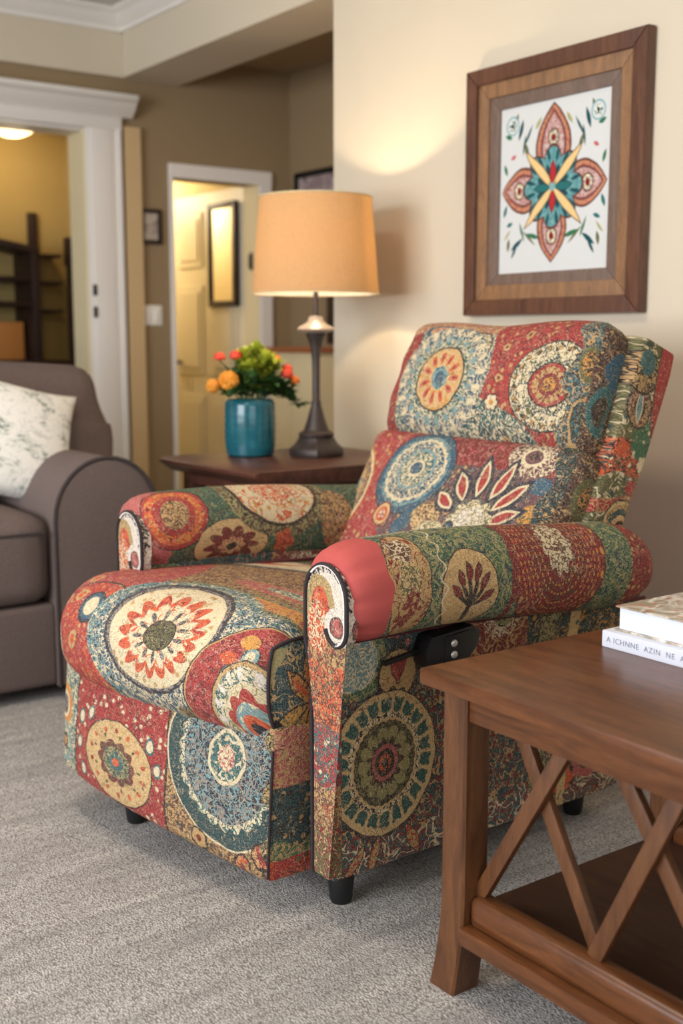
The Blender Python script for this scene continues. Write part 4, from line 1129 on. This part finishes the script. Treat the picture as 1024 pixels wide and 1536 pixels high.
# ------------------------------------------------------------------ framed ornament on the right wall
W = 2.53
F_ = thing('framed_picture', (W, 2.435, 1.17), 'large walnut framed print of a cross-shaped floral ornament on the wall above the recliner', 'framed picture')
def frame_ring(name, y0, y1, z0, z1, w, x0, x1, mat_, parent, bev=.004, nm=None):
    """four mitred rails in the wall plane x = W"""
    mb = MB()
    O = [(y0, z0), (y1, z0), (y1, z1), (y0, z1)]; I = [(y0 + w, z0 + w), (y1 - w, z0 + w), (y1 - w, z1 - w), (y0 + w, z1 - w)]
    for i in range(4):
        j = (i + 1) % 4
        mb.prism([O[i], O[j], I[j], I[i]], 'x', x0, x1, bev)
    return mb.build(name, mat_, parent, angle=30)
fr1 = frame_ring('frame', 2.088, 2.782, 1.170, 1.902, .048, W - .040, W - .001, M['frame_dark'], F_, .007)
frame_ring('inner_frame', 2.134, 2.736, 1.216, 1.856, .045, W - .028, W - .002, M['frame_light'], F_, .004)
frame_ring('slip', 2.178, 2.692, 1.252, 1.816, .042, W - .020, W - .002, M['frame_grey'], F_, .003)
mb = MB(); bm = mb.bm; uvl = bm.loops.layers.uv.new('UVMap')
mb.box(W - .012, W - .003, 2.216, 2.656, 1.288, 1.785)
bm.faces.ensure_lookup_table()
for f in bm.faces:
    for lp in f.loops:
        c = lp.vert.co; lp[uvl].uv = ((2.656 - c.y) / .44 * .437, (c.z - 1.288) / .497 * .5)
mb.build('print', M['print'], F_, smooth=False)

# ------------------------------------------------------------------ room shell
def wallbox(name, x0, x1, y0, y1, z0, z1, mat_, bev=0):
    return struct(MB().box(x0, x1, y0, y1, z0, z1, bev).build(name, mat_, smooth=False))
YB = 5.26; CH = 2.60
wallbox('floor', -2.75, 4.3, -2.15, 7.2, -.06, 0, M['carpet'])
wallbox('ceiling', -2.75, 2.53, -2.15, YB, CH, CH + .08, M['ceiling'])
wallbox('wall_right', W, W + .15, -2.15, 3.53, 0, CH, M['wall'])
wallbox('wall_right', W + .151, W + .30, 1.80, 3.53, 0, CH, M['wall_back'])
wallbox('wall_right', W, W + .30, 3.531, YB, 2.312, CH, M['wall'])                 # header over the wide opening
# back wall with the cased opening (x .95..2.34) and the second door (x 2.81..3.295)
OX0, OX1, OZ = .95, 2.345, 2.07
WT = .165
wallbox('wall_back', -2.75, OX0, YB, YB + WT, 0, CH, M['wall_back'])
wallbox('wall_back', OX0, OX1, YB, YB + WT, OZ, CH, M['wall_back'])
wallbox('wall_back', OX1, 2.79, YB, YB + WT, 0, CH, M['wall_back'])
wallbox('wall_back', 2.79, 3.30, YB, YB + .14, 1.885, CH, M['wall_back'])
wallbox('wall_back', 3.30, 3.70, YB, YB + .14, 0, CH, M['wall_back'])
wallbox('trim_1', -2.6, 2.529, YB - .035, YB - .001, 2.312, CH - .001, M['wall'])  # dropped band along the back wall
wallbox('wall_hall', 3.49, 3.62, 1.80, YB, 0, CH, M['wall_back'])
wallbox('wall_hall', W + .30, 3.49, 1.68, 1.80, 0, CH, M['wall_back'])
wallbox('ceiling', W + .30, 3.49, 1.80, YB, 2.455, 2.53, M['soffit'])
# crown moulding
def crown(name, pts, path):
    """profile (out, down) swept along a straight path"""
    mb = MB(); (p0, p1, nrm) = path
    prof = [(0, 0), (.085, 0), (.085, -.012), (.060, -.028), (.040, -.055), (.016, -.072), (.012, -.088), (0, -.088)]
    vs = []
    for e in (p0, p1):
        vs.append([mb.bm.verts.new((e[0] + nrm[0] * a + pts * 0, e[1] + nrm[1] * a, CH - .001 + b_)) for a, b_ in prof])
    n = len(prof)
    for k in range(n): mb.bm.faces.new((vs[0][k], vs[0][(k + 1) % n], vs[1][(k + 1) % n], vs[1][k]))
    mb.bm.faces.new(vs[0][::-1]); mb.bm.faces.new(vs[1])
    return struct(mb.build(name, M['trim'], angle=20))
crown('trim_2', 0, ((W - .001, -2.1), (W - .001, YB - .036), (-1, 0)))
crown('trim_3', 0, ((-2.6, YB - .036), (W - .001, YB - .036), (0, -1)))
# casing of the wide opening
def casing(name, x0, x1, z0, z1):
    mb = MB(); mb.box(x0, x1, YB - .022, YB, z0, z1, .004)
    mb.box(x0 + .02, x1 - .045, YB - .027, YB - .02, z0, z1, .003); mb.box(x1 - .022, x1, YB - .034, YB - .02, z0, z1, .004)
    return struct(mb.build(name, M['trim'], angle=30))
casing('trim_4', OX1 - .005, 2.515, 0, OZ + .01)
casing('trim_5', OX0 - .165, OX0 + .005, 0, OZ + .01)
mb = MB()
mb.box(OX0 - .17, 2.520, YB - .030, YB, OZ, 2.135, .003)
mb.prism([(YB, 2.225), (YB - .105, 2.225), (YB - .105, 2.205), (YB - .082, 2.190), (YB - .070, 2.165), (YB - .045, 2.145), (YB - .034, 2.130), (YB, 2.130)], 'x', OX0 - .22, 2.575, .002)
struct(mb.build('trim_6', M['trim'], angle=25))
struct(MB().box(OX1 - .014, OX1 - .001, YB - .002, YB + WT + .002, 0, OZ, .001).build('trim_7', M['wall_cream'], smooth=False))
struct(MB().box(OX0, OX1 - .015, YB - .002, YB + WT + .002, OZ - .014, OZ - .001, .001).build('trim_8', M['trim'], smooth=False))
for z in (1.328, 1.225):
    o = MB().box(2.352, 2.368, YB - .034, YB - .020, z - .026, z + .026, .004).build('latch_plate', M['blackmetal'])
    tag(o, 'small black latch plate on the white casing, %s of the two' % ('upper' if z > 1.3 else 'lower'), 'latch plate', 'latch plates on the door casing')
wallbox('trim_9', 2.535, 2.618, YB - .028, YB - .001, 0, 2.094, M['tantrim'], .003)
# casing of the second door
mb = MB(); mb.box(2.772, 2.792, YB - .02, YB, 0, 1.945, .003); mb.box(3.292, 3.362, YB - .02, YB, 0, 1.945, .003); mb.box(2.7725, 3.3615, YB - .024, YB, 1.880, 1.948, .003)
struct(mb.build('trim_10', M['trim'], smooth=False))
struct(MB().box(3.285, 3.30, YB, YB + .14, 0, 1.885, .001).build('trim_11', M['wall_cream'], smooth=False))
# rooms beyond
wallbox('wall_far', -1.2, 2.744, 6.35, 6.45, 0, 2.3, M['wall_yellow'])
wallbox('wall_partition', 2.705, 2.744, YB + WT + .002, 6.349, 0, 2.3, M['wall_yellow'])
wallbox('wall_partition', 2.745, 2.785, YB + WT + .002, 7.1, 0, 2.3, M['wall_cream'])
wallbox('wall_left_room', -1.3, -1.2, YB + WT + .002, 6.45, 0, 2.3, M['wall_yellow'])
wallbox('ceiling', -1.2, 2.744, YB + WT + .002, 6.45, 2.215, 2.3, M['wall_cream'])
wallbox('wall_closet', 2.785, 3.60, 6.95, 7.05, 0, 2.3, M['wall_cream'])
wallbox('wall_closet', 3.37, 3.45, YB + .142, 6.95, 0, 2.3, M['wall_cream'])
wallbox('ceiling', 2.785, 3.37, YB + WT + .002, 6.95, 2.15, 2.3, M['wall_cream'])
# door leaf, standing open at a right angle
D = MB(); D.box(3.300, 3.338, 5.42, 6.225, .012, 1.897, .002)
Lf = D.build('door_1', M['doorpaint'], smooth=False); struct(Lf)
mb = MB()
for (ya, yb) in ((5.50, 5.78), (5.86, 6.14)):
    for (za, zb) in ((.14, .78), (.90, 1.40), (1.50, 1.80)):
        mb.box(3.290, 3.301, ya, yb, za, zb, .004); mb.box(3.282, 3.292, ya + .035, yb - .035, za + .035, zb - .035, .006)
mb.build('door_panel', M['doorpaint'], Lf, smooth=False)
mb = MB(); mb.tube([(3.302, 6.165, .965), (3.262, 6.165, .965)], .011, 12); mb.tube([(3.262, 6.17, .965), (3.258, 6.12, .965), (3.258, 6.06, .962)], .009, 10); mb.lathe([(.0, .0), (.001, .0)], 0, 0, 4) if False else None
mb.build('door_handle', M['blackmetal'], Lf)
mb = MB(); mb.box(3.275, 3.285, YB + .05, YB + .08, 1.465, 1.535, .002); mb.tube([(3.282, YB + .06, 1.455), (3.282, YB + .06, 1.545)], .009, 10)
mb.build('hinge', M['blackmetal'], Lf)
# mirror hanging on the door leaf
Mi = thing('wall_mirror', (3.288, 5.61, 1.27), 'narrow dark framed mirror hanging on the open white door', 'mirror')
def ringx(y0, y1, z0, z1, w, x0, x1, mat_, parent): 
    return frame_ring('frame', y0, y1, z0, z1, w, x0, x1, mat_, parent, .003)
ringx(5.455, 5.748, 1.272, 1.825, .032, 3.262, 3.2885, M['espresso'], Mi)
MB().box(3.272, 3.280, 5.485, 5.718, 1.302, 1.795).build('mirror_glass', M['mirror'], Mi, smooth=False)
# hall: framed picture, dark hanging panel, cabinet
H_ = thing('framed_picture', (3.489, 4.97, 1.60), 'black framed picture on the hallway wall above the lamp shade', 'framed picture')
frame_ring('frame', 4.76, 5.186, 1.60, 1.945, .030, 3.462, 3.4885, M['blackmetal'], H_, .003)
MB().box(3.472, 3.480, 4.785, 5.16, 1.625, 1.92).build('print', M['photo2'], H_, smooth=False)
H2 = thing('framed_picture', (2.668, YB, 1.556), 'small dark framed sketch on the taupe wall above the light switch', 'framed picture')
def ringy(y, x0, x1, z0, z1, w, d, mat_, parent):
    mb = MB(); O = [(x0, z0), (x1, z0), (x1, z1), (x0, z1)]; I = [(x0 + w, z0 + w), (x1 - w, z0 + w), (x1 - w, z1 - w), (x0 + w, z1 - w)]
    for i in range(4): mb.prism([O[i], O[(i + 1) % 4], I[(i + 1) % 4], I[i]], 'y', y - d, y, .002)
    return mb.build('frame', mat_, parent, angle=30)
ringy(YB - .001, 2.611, 2.727, 1.556, 1.723, .020, .016, M['espresso'], H2)
MB().box(2.628, 2.710, YB - .010, YB - .004, 1.574, 1.706).build('print', M['photo1'], H2, smooth=False)
Sw = thing('light_switch', (2.668, YB, 1.165), 'white double light switch plate on the taupe wall beside the door', 'light switch')
MB().box(2.614, 2.722, YB - .008, YB - .001, 1.165, 1.262, .003).build('cover_plate', M['gloss'], Sw)
for x in (2.643, 2.693): MB().box(x - .014, x + .014, YB - .013, YB - .007, 1.185, 1.242, .003).build('rocker', M['gloss'], Sw)
Cb = thing('hall_cabinet', (3.40, 4.98, 0), 'cream hallway cabinet with a wooden top behind the lamp', 'cabinet')
MB().box(3.32, 3.487, 4.78, 5.21, 0, 1.03, .004).build('body', M['wall_cream'], Cb, smooth=False)
MB().box(3.30, 3.488, 4.76, 5.23, 1.03, 1.058, .004).build('countertop', wood('cherry_top', (176, 104, 62), (140, 80, 48), 'y', .4), Cb)
MB().box(3.313, 3.3215, 4.81, 4.985, .06, .99, .003).build('door', M['wall_cream'], Cb, smooth=False)
MB().box(3.313, 3.3215, 5.005, 5.18, .06, .99, .003).build('door', M['wall_cream'], Cb, smooth=False)
o = MB().box(3.466, 3.4885, 4.72, 4.90, 1.075, 1.36, .004).build('wall_hanging', M['espresso']); tag(o, 'dark wooden wall hanging above the hallway cabinet', 'wall hanging')
# ------------------------------------------------------------------ ochre room furniture
Hu = thing('hutch', (1.95, 6.12, 0), 'dark wooden hutch with an arched top and open shelves in the ochre room', 'hutch')
for x in (1.50, 2.40):
    MB().box(x - .022, x + .022, 6.06, 6.33, .98, 1.585, .004).build('side_panel', M['espresso'], Hu)
mb = MB()
arc = [(1.48 + i * .0475 * .99, 1.575 + .060 * math.sin(i / 20 * PI)) for i in range(21)]
mb.prism([(x, z) for x, z in arc] + [(x, z - .035) for x, z in arc[::-1]], 'y', 6.05, 6.33, .003)
mb.build('arched_top', M['espresso'], Hu)
for z in (1.40, 1.27): MB().box(1.52, 2.38, 6.07, 6.33, z, z + .025, .003).build('shelf', M['espresso'], Hu)
MB().box(1.42, 2.56, 5.98, 6.33, .955, .985, .004).build('countertop', M['espresso'], Hu)
MB().box(1.46, 2.50, 6.00, 6.33, 0, .955, .006).build('cabinet_body', M['espresso'], Hu)
for x in (1.73, 2.24): MB().box(x - .24, x + .24, 5.988, 6.003, .08, .90, .004).build('door', M['espresso'], Hu)
o = MB().box(2.18, 2.36, 6.16, 6.32, .986, 1.19, .01).build('amber_box', plain('amber_card', (196, 128, 62), None, rough=.5)); tag(o, 'amber box on the hutch counter behind the sofa', 'box')
o = MB().box(1.60, 1.92, 6.20, 6.30, .986, 1.22, .01).build('basket', plain('tan_basket', (186, 150, 100), (150, 116, 76), 60, .8)); tag(o, 'tan basket on the left of the hutch counter', 'basket')
Ws = thing('wall_shelf', (2.50, 6.33, 1.24), 'dark wooden wall shelf with an upright board and three small ledges', 'wall shelf')
MB().box(2.470, 2.520, 6.315, 6.349, 1.235, 1.785, .004).build('upright', M['espresso'], Ws)
for z in (1.548, 1.402, 1.250): MB().box(2.415, 2.605, 6.20, 6.348, z - .009, z + .009, .003).build('ledge', M['espresso'], Ws)
Po = thing('coat_stand', (2.67, 6.25, 0), 'tall dark wooden post standing in the corner of the ochre room', 'coat stand')
MB().box(2.652, 2.684, 6.225, 6.26, .02, 1.60, .006).build('post', M['espresso'], Po); MB().box(2.644, 2.692, 6.217, 6.268, 1.50, 1.655, .008).build('finial', M['espresso'], Po)
MB().box(2.632, 2.702, 6.20, 6.28, 0, .025, .004).build('base', M['espresso'], Po)
Cl = thing('ceiling_light', (2.27, 5.98, 2.215), 'lit white glass bowl ceiling light in the ochre room', 'ceiling light')
MB().lathe([(0, 2.118), (.05, 2.122), (.095, 2.142), (.125, 2.172), (.135, 2.196), (.132, 2.20), (0, 2.20)], 2.27, 5.98, 32).build('glass_bowl', M['bowl'], Cl)
MB().lathe([(.10, 2.199), (.115, 2.2145), (0, 2.2149)], 2.27, 5.98, 32).build('rim', M['trim'], Cl)

# ------------------------------------------------------------------ walls behind the camera with their windows
def winwall_x(x0, x1, y0, y1, wy0, wy1, wz0, wz1):
    wallbox('wall_left', x0, x1, y0, wy0, 0, CH, M['wall']); wallbox('wall_left', x0, x1, wy1, y1, 0, CH, M['wall'])
    wallbox('wall_left', x0, x1, wy0, wy1, 0, wz0, M['wall']); wallbox('wall_left', x0, x1, wy0, wy1, wz1, CH, M['wall'])
winwall_x(-2.75, -2.6, -2.0, YB, .2, 3.2, .75, 2.25)
def winwall_y(y0, y1, x0, x1, wx0, wx1, wz0, wz1):
    wallbox('wall_front', x0, wx0, y0, y1, 0, CH, M['wall']); wallbox('wall_front', wx1, x1, y0, y1, 0, CH, M['wall'])
    wallbox('wall_front', wx0, wx1, y0, y1, 0, wz0, M['wall']); wallbox('wall_front', wx0, wx1, y0, y1, wz1, CH, M['wall'])
winwall_y(-2.15, -2.0, -2.75, 2.53, -1.6, 1.4, .6, 2.25)
for i, (a, b_) in enumerate((((-2.69, -2.66, .2, 3.2), 'x'), ((-1.6, 1.4, -2.09, -2.06), 'y'))):
    mb = MB()
    if b_ == 'x':
        for y in (.22, 1.2, 2.2, 3.18): mb.box(-2.70, -2.65, y - .02, y + .02, .75, 2.25)
        for z in (.77, 1.5, 2.23): mb.box(-2.70, -2.65, .2, 3.2, z - .02, z + .02)
    else:
        for x in (-1.58, -.6, .4, 1.38): mb.box(x - .02, x + .02, -2.10, -2.05, .6, 2.25)
        for z in (.62, 1.42, 2.23): mb.box(-1.6, 1.4, -2.10, -2.05, z - .02, z + .02)
    struct(mb.build('window_%d' % (i + 1), M['trim'], smooth=False))
struct(MB().box(-2.59, 2.52, -1.99, -1.975, .001, .12, .003).build('baseboard_front', M['trim'], smooth=False))
struct(MB().box(W - .016, W - .001, -1.97, 3.52, .001, .12, .003).build('baseboard_right', M['trim'], smooth=False))

# ------------------------------------------------------------------ light
def area(name, loc, rot, sx, sy, power, col):
    l = bpy.data.lights.new(name, 'AREA'); l.shape = 'RECTANGLE'; l.size = sx; l.size_y = sy; l.energy = power; l.color = col
    o = bpy.data.objects.new(name, l); COL.objects.link(o); o.location = loc; o.rotation_euler = rot; return o
def point(name, loc, r, power, col):
    l = bpy.data.lights.new(name, 'POINT'); l.shadow_soft_size = r; l.energy = power; l.color = col
    o = bpy.data.objects.new(name, l); COL.objects.link(o); o.location = loc; return o
area('daylight_side_window', (-2.80, 1.7, 1.5), (0, -PI / 2, 0), 1.5, 3.0, 248, (.88, .93, 1))
area('daylight_front_window', (-.1, -2.2, 1.45), (PI / 2, 0, 0), 3.0, 1.6, 42, (.95, .97, 1))
point('table_lamp_light', (lx, ly, 1.40),    .035, 27, (1, .78, .52))
point('ceiling_light_light', (2.27, 5.98, 2.06),   .08, 4.5, (1, .80, .50))
point('closet_light', (2.95, 6.55, 1.95), .1, 16, (1, .88, .66))
area('overhead_fill_light', (.6, 2.2, 2.585), (0, 0, 0), .5, .5, 24, (1, .86, .70))  # added warm overhead fill; the ceiling holds no fixture here
area('hall_fill_light', (3.1, 3.6, 2.44), (0, 0, 0), .3, .3, 9, (1, .80, .58))  # added to lift the dim hall; no lamp is known there
w = bpy.data.worlds.new('World'); scene.world = w; w.use_nodes = True
w.node_tree.nodes['Background'].inputs[0].default_value = (.75, .86, 1, 1); w.node_tree.nodes['Background'].inputs[1].default_value = 1.0

# ------------------------------------------------------------------ camera
cam = bpy.data.cameras.new('Camera'); co = bpy.data.objects.new('Camera', cam); COL.objects.link(co)
co.location = (0, 0, 1.1); co.rotation_euler = (math.radians(90 - 8.45), 0, math.radians(-36))
cam.sensor_fit = 'VERTICAL'; cam.sensor_height = 36; cam.sensor_width = 24; cam.lens = 1750 / 1536 * 36
cam.clip_start = .05
cam.dof.use_dof = True; cam.dof.focus_distance = 2.2; cam.dof.aperture_fstop = 2.6
scene.camera = co
vs = scene.view_settings; vs.view_transform = 'Standard'; vs.look = 'None'; vs.gamma = 1; vs.use_curve_mapping = False; vs.exposure = 0.0
cy_ = scene.cycles
cy_.use_denoising = True; cy_.max_bounces = 7; cy_.diffuse_bounces = 4; cy_.glossy_bounces = 3; cy_.transmission_bounces = 4
cy_.sample_clamp_indirect = 4; cy_.caustics_reflective = False; cy_.caustics_refractive = False
